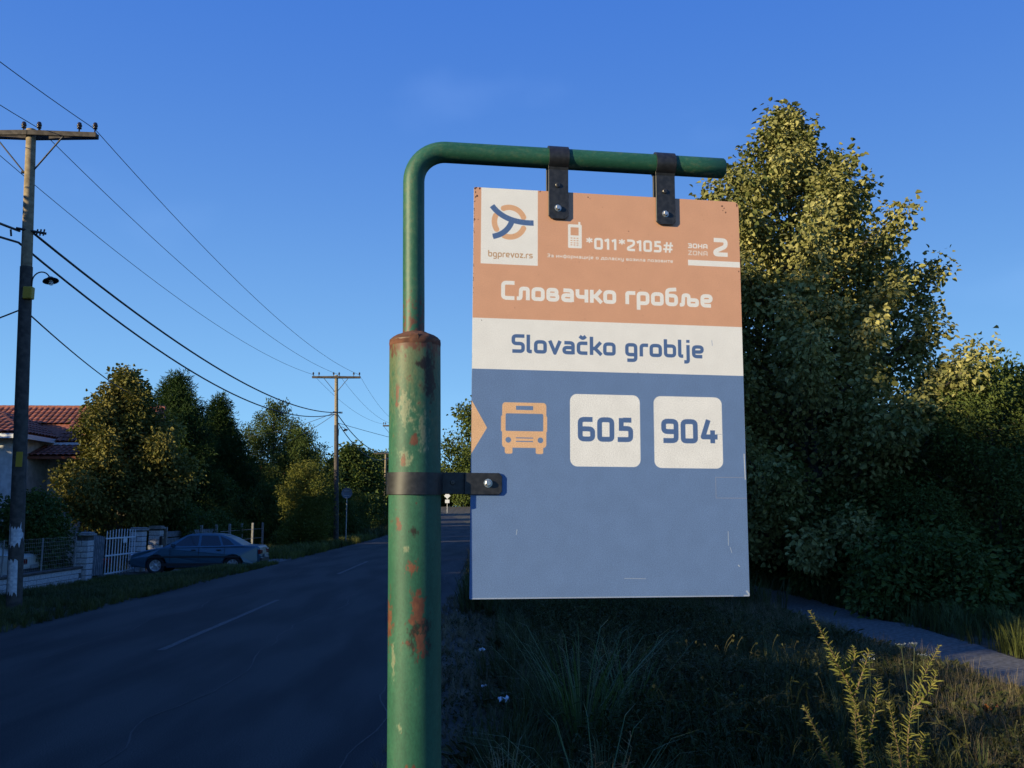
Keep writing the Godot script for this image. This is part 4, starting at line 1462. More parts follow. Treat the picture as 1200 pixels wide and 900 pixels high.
func make_car(label: String, paint: Material, at: Vector3, turn: float) -> Node3D:
	var t := thing("parked_car", label, "car", at, turn, "cars parked by the white wall")
	var ARCH := [0.93, 3.60]
	var poly := PackedVector2Array([Vector2(0.06, 0.27)])
	for ax in ARCH:
		for k in 11:
			var g := PI - PI * k / 10.0
			poly.append(Vector2(ax + cos(g) * 0.365, 0.30 + sin(g) * 0.365 if k > 0 and k < 10 else 0.22))
	poly.append_array(PackedVector2Array([Vector2(4.46, 0.28), Vector2(4.56, 0.40), Vector2(4.57, 0.62), Vector2(4.52, 0.90), Vector2(4.44, 0.965), Vector2(3.85, 1.0), Vector2(3.0, 0.985), Vector2(1.3, 0.955), Vector2(1.1, 0.935), Vector2(0.55, 0.83), Vector2(0.16, 0.73), Vector2(0.05, 0.66), Vector2(0.0, 0.55), Vector2(-0.02, 0.40)]))
	var bw := func(p: Vector2) -> float:
		var w := 0.86
		w -= 0.10 * smoothstep(0.7, 0.0, p.x) + 0.07 * smoothstep(4.1, 4.57, p.x)
		return w - 0.05 * smoothstep(0.62, 1.0, p.y) - 0.03 * smoothstep(0.45, 0.25, p.y)
	var st := st_new()
	prism(st, poly, Transform3D(Basis.IDENTITY, Vector3(-2.28, 0, 0)), 0.86, 0.035, bw)
	done("body", st, paint, t)
	var cab := PackedVector2Array([Vector2(1.12, 0.93), Vector2(3.98, 0.97), Vector2(3.5, 1.24), Vector2(3.2, 1.36), Vector2(2.9, 1.405), Vector2(2.3, 1.415), Vector2(2.02, 1.39), Vector2(1.88, 1.34)])
	var cw := func(p: Vector2) -> float: return lerpf(0.80, 0.585, clampf((p.y - 0.94) / 0.47, 0, 1))
	st = st_new()
	prism(st, cab, Transform3D(Basis.IDENTITY, Vector3(-2.28, 0, 0)), 0.8, 0.025, cw)
	done("cabin", st, paint, t)
	for s in [-1.0, 1.0]:
		for g in [[[1.50, 0.985], [2.36, 0.99], [2.36, 1.345], [2.02, 1.335], [1.93, 1.30]], [[2.45, 0.99], [3.17, 0.995], [3.02, 1.33], [2.45, 1.345]], [[3.24, 1.0], [3.62, 1.02], [3.40, 1.2], [3.10, 1.325]]]:
			st = st_new()
			var pp := []
			for q in g:
				pp.append(Vector3(q[0] - 2.28, q[1], s * (cw.call(Vector2(q[0], q[1])) + 0.006)))
			for i in range(1, pp.size() - 1):
				if s > 0: tri(st, pp[0], pp[i + 1], pp[i])
				else: tri(st, pp[0], pp[i], pp[i + 1])
			done("side_window", st, M.glass_dark, t)
		st = st_new()
		for x in [1.42, 2.405, 3.30]:
			box(st, Vector3(x - 2.28, 0.68, s * (bw.call(Vector2(x, 0.68)) + 0.001)), Vector3(0.012, 0.52, 0.006))
		box(st, Vector3(-0.05, 0.33, s * 0.846), Vector3(2.2, 0.10, 0.02))
		done("door_seam", st, M.black, t)
		st = st_new()
		box(st, Vector3(0.0, 0.60, s * 0.866), Vector3(3.2, 0.05, 0.014))
		done("rub_strip", st, M.black, t)
		for x in [2.22, 3.1]:
			st = st_new()
			cbox(st, Vector3(x - 2.28, 0.84, s * 0.845), Vector3(0.16, 0.035, 0.03), 0.006)
			done("door_handle", st, M.black, t)
		st = st_new()
		cbox(st, Vector3(-0.78, 1.02, s * 0.87), Vector3(0.10, 0.13, 0.18), 0.02)
		done("mirror", st, paint, t)
		st = st_new()
		cbox(st, Vector3(-2.21, 0.63, s * 0.52), Vector3(0.1, 0.14, 0.36), 0.02)
		done("headlight", st, mat(lin(0.75, 0.77, 0.8), 0.12, 0.5), t)
		st = st_new()
		cbox(st, Vector3(2.235, 0.77, s * 0.60), Vector3(0.1, 0.17, 0.40), 0.02)
		done("tail_light", st, mat(lin(0.16, 0.012, 0.012), 0.2), t)
		for ax in ARCH:
			st = st_new()
			lathe_on(st, [[0.19, -0.09], [0.29, -0.095], [0.312, -0.07], [0.312, 0.07], [0.29, 0.095], [0.20, 0.09], [0.19, 0.0]], Vector3(ax - 2.28, 0.305, s * 0.74), Vector3(0, 0, s), 28, 0.0, 1)
			var tw := done("wheel", st, M.rubber, t)
			st = st_new()
			var c := Vector3(ax - 2.28, 0.305, s * 0.80)
			lathe_on(st, [[0.205, 0.02], [0.195, 0.028], [0.175, 0.005], [0.16, -0.03], [0.03, -0.03]], c, Vector3(0, 0, s), 28, 0.0, 1)
			lathe_on(st, [[0.001, 0.03], [0.04, 0.028], [0.06, 0.01], [0.06, -0.03]], c, Vector3(0, 0, s), 16, 0.0, 1)
			for k in 8:
				var g := TAU * k / 8.0
				cbox(st, c + Vector3(cos(g) * 0.115, sin(g) * 0.115, s * 0.005), Vector3(0.15, 0.05, 0.025), 0.006, Basis(Vector3(0, 0, 1), g))
			done("rim", st, M.rim, tw)
			st = st_new()
			lathe_on(st, [[0.001, 0.0], [0.19, 0.0], [0.19, -0.02]], c - Vector3(0, 0, s * 0.04), Vector3(0, 0, s), 20, 0.0, 1)
			done("brake", st, M.black, tw)
	var panes := [["windscreen", 1.22, 0.965, 0.74, 1.86, 1.31, 0.57, -1.0], ["rear_window", 3.90, 1.0, 0.72, 3.26, 1.325, 0.565, 1.0]]
	for q in panes:
		st = st_new()
		var n := Vector3(q[2] - q[5], q[4] - q[1], 0).normalized()
		if n.y < 0: n = -n
		n *= 0.012
		var p := [Vector3(q[1] - 2.28, q[2], q[3]) + n, Vector3(q[1] - 2.28, q[2], -q[3]) + n, Vector3(q[4] - 2.28, q[5], -q[6]) + n, Vector3(q[4] - 2.28, q[5], q[6]) + n]
		if q[7] > 0: quad(st, p[0], p[1], p[2], p[3])
		else: quad(st, p[3], p[2], p[1], p[0])
		done(q[0], st, M.glass_dark, t)
	st = st_new()
	cbox(st, Vector3(-2.24, 0.42, 0), Vector3(0.16, 0.16, 1.50), 0.03)
	done("front_bumper", st, M.black, t)
	st = st_new()
	cbox(st, Vector3(2.25, 0.47, 0), Vector3(0.14, 0.2, 1.56), 0.03)
	done("rear_bumper", st, M.black, t)
	st = st_new()
	box(st, Vector3(2.326, 0.62, 0), Vector3(0.012, 0.11, 0.5))
	done("number_plate", st, mat(lin(0.3, 0.3, 0.29), 0.5), t)
	return t

func cars() -> void:
	var blue := mat(lin(0.04, 0.105, 0.15), 0.32, 0.3)
	blue.clearcoat_enabled = true
	blue.clearcoat = 0.4
	blue.clearcoat_roughness = 0.12
	make_car("blue saloon car parked nose in on the driveway before the gate", blue, Vector3(-10.25, -0.33, -33.6), deg_to_rad(3.0))
	var cream := mat(lin(0.55, 0.53, 0.46), 0.35)
	cream.clearcoat_enabled = true
	cream.clearcoat = 0.5
	make_car("pale cream car in the yard behind the low white wall", cream, Vector3(-15.7, -0.37, -27.6), deg_to_rad(4.0))

func signs() -> void:
	var o := Vector3(-7.75, G(-7.75, -52.0), -52.0)
	var t := thing("round_road_sign", "round road sign seen from its blank grey back on a thin pole", "road sign", o)
	var st := st_new()
	rod(st, Vector3(0, -0.2, 0), Vector3(0, 3.2, 0), 0.032, 10)
	done("pole", st, M.alu, t)
	st = st_new()
	lathe_on(st, [[0.001, 0.0], [0.29, 0.0], [0.31, 0.012], [0.31, -0.012], [0.29, -0.004], [0.001, -0.004]], Vector3(0, 2.92, 0.05), Vector3(0, 0, 1), 36, 0.0, 1)
	done("disc", st, mat(lin(0.15, 0.18, 0.21), 0.55, 0.3), t)  # disc colour darkened to stand in for shade falling on it
	st = st_new()
	for y in [2.78, 3.05]:
		box(st, Vector3(0, y, 0.065), Vector3(0.3, 0.03, 0.012))
	done("bracket", st, M.alu, t)
	o = Vector3(-5.7, G(-5.7, -148.0), -148.0)
	t = thing("diamond_road_sign", "far white diamond sign over a small plate beside the road's end", "road sign", o)
	st = st_new()
	rod(st, Vector3(0, -0.2, 0), Vector3(0, 2.9, 0), 0.05, 8)
	done("pole", st, M.alu, t)
	st = st_new()
	cbox(st, Vector3(0, 2.75, 0.06), Vector3(0.75, 0.75, 0.02), 0.006, Basis(Vector3(0, 0, 1), PI / 4))
	done("diamond", st, M.white_paint, t)
	st = st_new()
	cbox(st, Vector3(0, 1.85, 0.06), Vector3(0.7, 0.55, 0.02), 0.006)
	done("plate", st, M.white_paint, t)

# ---------------------------------------------------------------- trees
func trees() -> void:
	var leaf_l := sprig(8, 0.30, 0.125, 0.105, 0.3, 1)
	var leaf_s := sprig(13, 0.30, 0.075, 0.04, 0.1, 2)
	var leaf_m := sprig(11, 0.32, 0.11, 0.075, 0.2, 3)
	var leaf_f := sprig(11, 0.55, 0.21, 0.14, 0.2, 4)
	var leaf_d := sprig(15, 0.36, 0.13, 0.06, 0.1, 5)
	var needle := sprig(16, 0.30, 0.17, 0.03, 0.15, 6)
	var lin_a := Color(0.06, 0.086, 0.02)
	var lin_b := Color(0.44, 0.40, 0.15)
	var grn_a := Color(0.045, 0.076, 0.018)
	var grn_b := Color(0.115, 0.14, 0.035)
	var drk_a := Color(0.022, 0.042, 0.012)
	var drk_b := Color(0.055, 0.080, 0.022)
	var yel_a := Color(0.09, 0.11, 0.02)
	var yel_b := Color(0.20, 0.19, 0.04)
	var cone := [[0.0, 0.8], [0.12, 2.6], [0.3, 3.0], [0.5, 2.5], [0.75, 1.5], [0.92, 0.7], [1.0, 0.15]]
	# right of the path
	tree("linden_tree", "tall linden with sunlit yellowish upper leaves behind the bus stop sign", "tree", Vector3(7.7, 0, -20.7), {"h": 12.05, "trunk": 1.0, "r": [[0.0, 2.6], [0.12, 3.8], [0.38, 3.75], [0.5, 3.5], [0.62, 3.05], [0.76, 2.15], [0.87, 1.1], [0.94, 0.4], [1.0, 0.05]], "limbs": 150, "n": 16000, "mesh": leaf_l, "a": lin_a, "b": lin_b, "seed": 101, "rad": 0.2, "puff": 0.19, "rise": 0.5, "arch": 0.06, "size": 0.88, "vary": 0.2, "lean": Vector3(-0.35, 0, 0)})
	for q in [[10.2, -17.6, 4.9, 2.0, "broad small-leaved tree right of the linden, its side in sun"], [12.8, -17.2, 4.7, 2.1, "small-leaved tree by the picture's right edge, sunlit top"], [15.2, -18.8, 5.2, 2.2, "small-leaved tree just past the right edge of the picture"]]:
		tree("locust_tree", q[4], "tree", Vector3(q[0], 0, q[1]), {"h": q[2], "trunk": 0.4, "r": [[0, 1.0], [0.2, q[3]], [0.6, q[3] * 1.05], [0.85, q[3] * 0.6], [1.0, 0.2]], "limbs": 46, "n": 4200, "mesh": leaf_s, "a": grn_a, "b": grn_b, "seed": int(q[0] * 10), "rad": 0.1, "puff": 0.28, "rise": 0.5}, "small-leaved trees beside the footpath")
	var back := [[9.3, -23.5, 5.2, "dark leafy tree close behind the linden trunk"], [12.0, -22.5, 5.6, "dark tree behind the small-leaved trees, left one"], [14.8, -23.5, 5.8, "dark tree behind the small-leaved trees, middle one"], [17.8, -24.5, 7.4, "thin bluish twiggy tree top at the right edge"], [8.6, -28.0, 6.5, "green tree behind the sign, nearest past the linden"], [8.8, -35.0, 7.0, "green tree in the row along the path, second past the linden"], [9.4, -44.0, 7.4, "green tree in the row along the path, third past the linden"], [9.0, -56.0, 7.6, "green tree in the row along the path, fourth past the linden"], [8.0, -72.0, 8.0, "green tree in the row along the path, farthest of the row"]]
	for i in back.size():
		var q: Array = back[i]
		var h: float = q[2]
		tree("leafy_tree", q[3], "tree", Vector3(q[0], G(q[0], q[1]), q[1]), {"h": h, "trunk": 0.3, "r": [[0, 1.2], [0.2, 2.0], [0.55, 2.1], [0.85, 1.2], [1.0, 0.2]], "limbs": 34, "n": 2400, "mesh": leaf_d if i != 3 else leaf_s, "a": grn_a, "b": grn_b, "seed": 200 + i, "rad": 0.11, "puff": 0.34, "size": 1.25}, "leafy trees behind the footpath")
	var under := [[8.0, -16.3, 1.5, "low dark bush at the linden's foot, nearest the path"], [9.6, -19.4, 2.6, "dark bush under the linden's right side"], [7.6, -24.0, 2.7, "dark bush beside the path behind the sign"], [11.4, -19.6, 2.9, "dark bush under the small-leaved trees, left one"], [13.4, -19.3, 2.8, "dark bush under the small-leaved trees, right one"], [10.6, -15.8, 1.6, "low dark bush before the small-leaved trees, left one"], [12.6, -15.0, 1.5, "low dark bush before the small-leaved trees, right one"], [7.9, -19.2, 2.6, "dark bush before the linden trunk"], [8.6, -17.8, 2.3, "dark bush right of the linden trunk"]]
	for i in under.size():
		var q: Array = under[i]
		var h: float = q[2]
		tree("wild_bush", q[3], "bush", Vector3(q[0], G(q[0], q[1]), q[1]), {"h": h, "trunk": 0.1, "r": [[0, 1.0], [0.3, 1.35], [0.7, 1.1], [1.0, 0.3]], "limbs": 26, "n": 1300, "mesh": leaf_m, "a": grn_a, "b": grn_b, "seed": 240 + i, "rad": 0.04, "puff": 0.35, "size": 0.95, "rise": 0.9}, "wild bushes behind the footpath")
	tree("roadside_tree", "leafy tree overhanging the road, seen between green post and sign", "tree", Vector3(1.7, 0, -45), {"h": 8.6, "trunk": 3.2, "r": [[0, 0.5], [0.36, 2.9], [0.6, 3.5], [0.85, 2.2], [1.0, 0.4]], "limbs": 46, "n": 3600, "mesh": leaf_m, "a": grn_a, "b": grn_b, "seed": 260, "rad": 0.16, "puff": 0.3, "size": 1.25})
	# left of the road
	tree("linden_tree", "bushy yellowish tree behind the barred gate, beside the house", "tree", Vector3(-14.3, -0.35, -36.2), {"h": 8.1, "trunk": 2.5, "r": [[0, 0.6], [0.22, 1.9], [0.42, 2.6], [0.6, 2.0], [0.75, 1.35], [0.9, 0.6], [1.0, 0.1]], "vary": 0.28, "limbs": 60, "n": 5200, "mesh": leaf_m, "a": Color(0.07, 0.085, 0.02), "b": Color(0.25, 0.205, 0.055), "seed": 301, "rad": 0.16, "puff": 0.27, "size": 1.15})
	var con := [[-17.7, -52.0, 10.4, 2.5, "dark conical evergreen, tallest of the pair behind the yellowish tree"], [-16.5, -56.5, 9.6, 2.3, "dark conical evergreen with a thin tip, right one of the pair"]]
	for i in 2:
		var q: Array = con[i]
		tree("evergreen_tree", q[4], "tree", Vector3(q[0], -0.35, q[1]), {"h": q[2], "trunk": 0.6, "r": [[0, 2.4], [0.15, q[3]], [0.45, q[3] * 0.95], [0.7, q[3] * (0.8 if i == 0 else 0.6)], [0.9, 0.75 if i == 0 else 0.4], [1.0, 0.06]], "limbs": 90, "n": 4600, "mesh": needle, "a": drk_a, "b": Color(0.05, 0.085, 0.02), "seed": 310 + i, "rad": 0.16, "puff": 0.26, "rise": -0.1, "size": 1.35}, "dark evergreens left of the road")
	var left := [[-15.3, -66.0, 10.2, 3.0, "large feathery green tree right of the evergreens"], [-12.9, -64.0, 8.0, 2.6, "green tree just behind the yellow-green bush"], [-11.4, -78.0, 7.9, 2.6, "sparse dark tree behind the middle pole"], [-12.6, -88.0, 8.2, 2.8, "rounded tree right of the middle pole"], [-12.0, -99.0, 8.4, 2.6, "far tree at the left road edge, near the farthest pole"], [-12.5, -114.0, 9.0, 3.2, "farther tree left of the road where it bends"], [-14.0, -134.0, 9.5, 3.6, "last large tree left of the road's bend"], [-18.3, -62.0, 8.6, 2.8, "green tree peeping out between evergreens and feathery tree"]]
	for i in left.size():
		var q: Array = left[i]
		var far: bool = q[1] < -75
		tree("green_tree", q[4], "tree", Vector3(q[0], G(q[0], q[1]), q[1]), {"h": q[2] + (0.0 if far else 0.3), "trunk": 0.8, "r": [[0, 1.2], [0.2, q[3] * 0.9], [0.5, q[3] * 1.05], [0.8, q[3] * 0.6], [1.0, 0.15]], "vary": 0.34, "limbs": 44, "n": 3000 if not far else 2000, "mesh": leaf_d if not far else leaf_f, "a": grn_a, "b": grn_b, "seed": 330 + i, "rad": 0.16, "puff": 0.33, "size": 1.2}, "green trees along the left roadside")
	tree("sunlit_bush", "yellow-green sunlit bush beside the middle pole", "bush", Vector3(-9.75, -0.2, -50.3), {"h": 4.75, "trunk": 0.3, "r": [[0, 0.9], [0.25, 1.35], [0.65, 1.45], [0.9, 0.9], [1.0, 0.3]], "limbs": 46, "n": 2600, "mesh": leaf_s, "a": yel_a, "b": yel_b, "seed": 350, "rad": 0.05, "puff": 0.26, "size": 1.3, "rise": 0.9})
	tree("yard_shrub", "dark dense shrub behind the low white wall, by the lamp pole", "bush", Vector3(-14.1, -0.37, -29.0), {"h": 2.85, "trunk": 0.4, "r": [[0, 0.5], [0.3, 0.9], [0.6, 1.05], [0.85, 0.7], [1.0, 0.15]], "vary": 0.3, "limbs": 44, "n": 2600, "mesh": leaf_m, "a": grn_a, "b": grn_b, "seed": 352, "rad": 0.06, "puff": 0.28, "size": 0.9, "rise": 0.7})
	var low := [[-13.9, -39.5, 3.4, "dark bush behind the plank fence, nearest the yellowish tree"], [-14.2, -43.5, 2.3, "low dark bush behind the plank fence, second along it"], [-14.0, -47.5, 2.1, "low dark bush behind the plank fence, third along it"], [-12.9, -54.5, 4.0, "dark bush past the end of the plank fence"], [-11.2, -59.0, 3.9, "dark bush left of the round sign, farther back"], [-10.6, -66.0, 3.6, "dark bush behind the round sign's pole"], [-10.4, -73.0, 3.8, "dark bush by the verge past the round sign"], [-10.4, -84.0, 3.8, "dark bush at the verge near the farthest pole"], [-21.0, -54.0, 4.4, "dark tall bush in the yard behind the plank fence"], [-15.6, -53.0, 4.6, "dark tall bush before the evergreens"]]
	for i in low.size():
		var q: Array = low[i]
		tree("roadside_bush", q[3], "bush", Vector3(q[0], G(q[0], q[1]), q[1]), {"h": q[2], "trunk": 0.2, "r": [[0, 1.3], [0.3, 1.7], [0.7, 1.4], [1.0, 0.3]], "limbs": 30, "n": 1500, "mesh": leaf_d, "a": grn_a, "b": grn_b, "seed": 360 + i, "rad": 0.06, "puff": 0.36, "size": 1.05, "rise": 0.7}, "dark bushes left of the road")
	# the row that closes the road's end
	var end := [[-34, -176, 9.0, "leftmost"], [-28, -183, 10.0, "second from the left"], [-22, -178, 9.0, "third from the left"], [-15.5, -190, 10.5, "fourth from the left"], [-9, -186, 9.0, "fifth from the left"], [-2.5, -180, 9.5, "third from the right"], [4, -176, 9.0, "second from the right"], [11, -172, 10.0, "rightmost"]]
	for i in end.size():
		var q: Array = end[i]
		tree("distant_tree", "distant tree closing the end of the road, %s of its row" % q[3], "tree", Vector3(q[0], 2.7, q[1]), {"h": q[2], "trunk": 0.4, "r": [[0, 2.6], [0.3, 4.2], [0.65, 3.8], [1.0, 0.8]], "limbs": 30, "n": 1400, "mesh": leaf_f, "a": grn_a, "b": grn_b, "seed": 380 + i, "rad": 0.2, "puff": 0.4, "size": 1.9}, "distant trees closing the road")
	var near_right := [[2.4, -66.0, 5.0, "bush at the right road edge beyond the overhanging tree"], [1.2, -88.0, 6.0, "tree at the right road edge, far beyond the overhanging tree"], [-0.6, -112.0, 7.0, "farthest tree at the right road edge"]]
	for i in 3:
		var q: Array = near_right[i]
		tree("verge_tree", q[3], "tree", Vector3(q[0] + 1.6, G(q[0], q[1]), q[1]), {"h": q[2], "trunk": 0.3, "r": [[0, 1.2], [0.3, 2.0], [0.7, 1.7], [1.0, 0.3]], "limbs": 30, "n": 1500, "mesh": leaf_f, "a": grn_a, "b": grn_b, "seed": 400 + i, "rad": 0.1, "puff": 0.36, "size": 0.9}, "trees at the right road edge")
	# outside the frame on the left: what shades the road, the verge and the lower halves of the trees
	var shade := [[-14.8, -6.6, 13.2, 3.0, "first tall yard tree left of the camera, nearest", 0.8], [-15.2, -10.9, 12.8, 3.0, "second tall yard tree left of the camera", 0.8], [-15.0, -15.6, 10.2, 2.5, "third tall yard tree left of the camera, before the lamp pole", 0.8], [-20.5, -20.5, 9.0, 2.9, "yard tree outside the frame, left of the house", 0.8], [-25.5, -24.5, 7.5, 2.8, "yard tree outside the frame, farthest from the road", 0.8], [-15.2, -1.9, 10.2, 2.6, "added high crowned tree left of the camera, letting low sun under its crown", 6.6], [-27.5, -31.5, 7.0, 2.7, "added small tree outside the frame, shading the house front", 0.8], [-14.7, -19.4, 3.7, 1.5, "added sun-blocking bush outside the frame, by the nearer end of the low wall", 0.2], [-14.8, -22.4, 3.4, 1.3, "added sun-blocking bush outside the frame, second by the low wall", 0.2]]  # high-crowned tree, small tree and wall bushes are added to shape the sunlight
	for i in shade.size():
		var q: Array = shade[i]
		var prof := [[0, 1.4], [0.2, q[3]], [0.6, q[3] * 1.1], [0.88, q[3] * 0.95], [1.0, 0.9]] if q[5] < 1.0 else [[0, 1.0], [0.55, 1.6], [0.75, q[3]], [1.0, 1.3]]
		tree("yard_tree", q[4], "tree", Vector3(q[0], -0.35, q[1]), {"h": q[2], "trunk": q[5], "r": prof, "limbs": 60, "n": 5200, "mesh": leaf_f, "a": grn_a, "b": grn_b, "seed": 420 + i, "rad": 0.18, "puff": 0.36, "size": 1.05}, "yard trees outside the frame")
	for i in 10:
		var z := -3.9 + i * 1.6
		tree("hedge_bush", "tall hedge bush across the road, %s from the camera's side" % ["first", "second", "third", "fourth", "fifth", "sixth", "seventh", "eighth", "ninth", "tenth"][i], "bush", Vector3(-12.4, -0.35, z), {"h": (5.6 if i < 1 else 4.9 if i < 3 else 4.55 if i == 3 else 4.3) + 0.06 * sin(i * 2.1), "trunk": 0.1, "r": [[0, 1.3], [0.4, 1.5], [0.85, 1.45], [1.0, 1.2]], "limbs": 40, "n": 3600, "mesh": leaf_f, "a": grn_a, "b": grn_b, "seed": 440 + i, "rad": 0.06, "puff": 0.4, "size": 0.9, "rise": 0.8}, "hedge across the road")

# ---------------------------------------------------------------- verge plants
func stalks(called: String, label: String, category: String, at: Vector3, stems: Array, group := "") -> void:
	var t := thing(called, label, category, at, 0.0, group)
	var r := RandomNumberGenerator.new()
	r.seed = int(absf(at.x * 991.0 + at.z * 77.0))
	var st := st_new()
	var xfs := []
	var cols := []
	var lm := st_new()
	lm.set_smooth_group(-1)
	leaf(lm, Vector3.ZERO, Vector3(0, 0.75, 1).normalized(), Vector3.UP, 0.062, 0.013)
	leaf(lm, Vector3.ZERO, Vector3(0.45, 0.6, 0.7).normalized(), Vector3.UP, 0.045, 0.011)
	leaf(lm, Vector3.ZERO, Vector3(-0.4, 0.7, 0.6).normalized(), Vector3.UP, 0.035, 0.010)
	lm.generate_normals()
	var lmesh := lm.commit()
	for s in stems:
		var pts := []
		var n: int = s.size()
		for k in 13:
			var f := k / 12.0 * (n - 1)
			var i := mini(int(f), n - 2)
			var p0: Vector3 = s[maxi(i - 1, 0)]; var p1: Vector3 = s[i]; var p2: Vector3 = s[i + 1]; var p3: Vector3 = s[mini(i + 2, n - 1)]
			pts.append(p1.cubic_interpolate(p2, p0, p3, f - i))
		tube(st, pts, [0.007, 0.0065, 0.006, 0.006, 0.0055, 0.005, 0.0045, 0.004, 0.0035, 0.003, 0.0025, 0.002, 0.001], 6, false)
		var l := 0.0
		for k in 12:
			l += (pts[k + 1] - pts[k]).length()
		var count := int(l / 0.0095)
		for k in count:
			var f := lerpf(0.08, 1.0, pow(float(k) / count, 0.85))
			var i := mini(int(f * 12.0), 11)
			var p: Vector3 = pts[i].lerp(pts[i + 1], f * 12.0 - i)
			var d: Vector3 = (pts[i + 1] - pts[i]).normalized()
			var b := Basis(d, k * 2.39996 + r.randf_range(-0.9, 0.9)) * Basis(Vector3.UP.cross(d).normalized() if absf(d.y) < 0.99 else Vector3.RIGHT, acos(clampf(d.y, -1, 1)))
			xfs.append(Transform3D(b.scaled(Vector3.ONE * lerpf(1.1, 0.38, pow(f, 2.0)) * r.randf_range(0.45, 1.35)), p))
			cols.append(Color(0.10, 0.13, 0.028).lerp(Color(0.27, 0.24, 0.075), r.randf() * 0.7 + f * 0.25))
	done("stem", st, mat(lin(0.13, 0.085, 0.04), 0.7), t)
	many("leaves", lmesh, M.leaf, xfs, cols, t).set_meta("kind", "stuff")

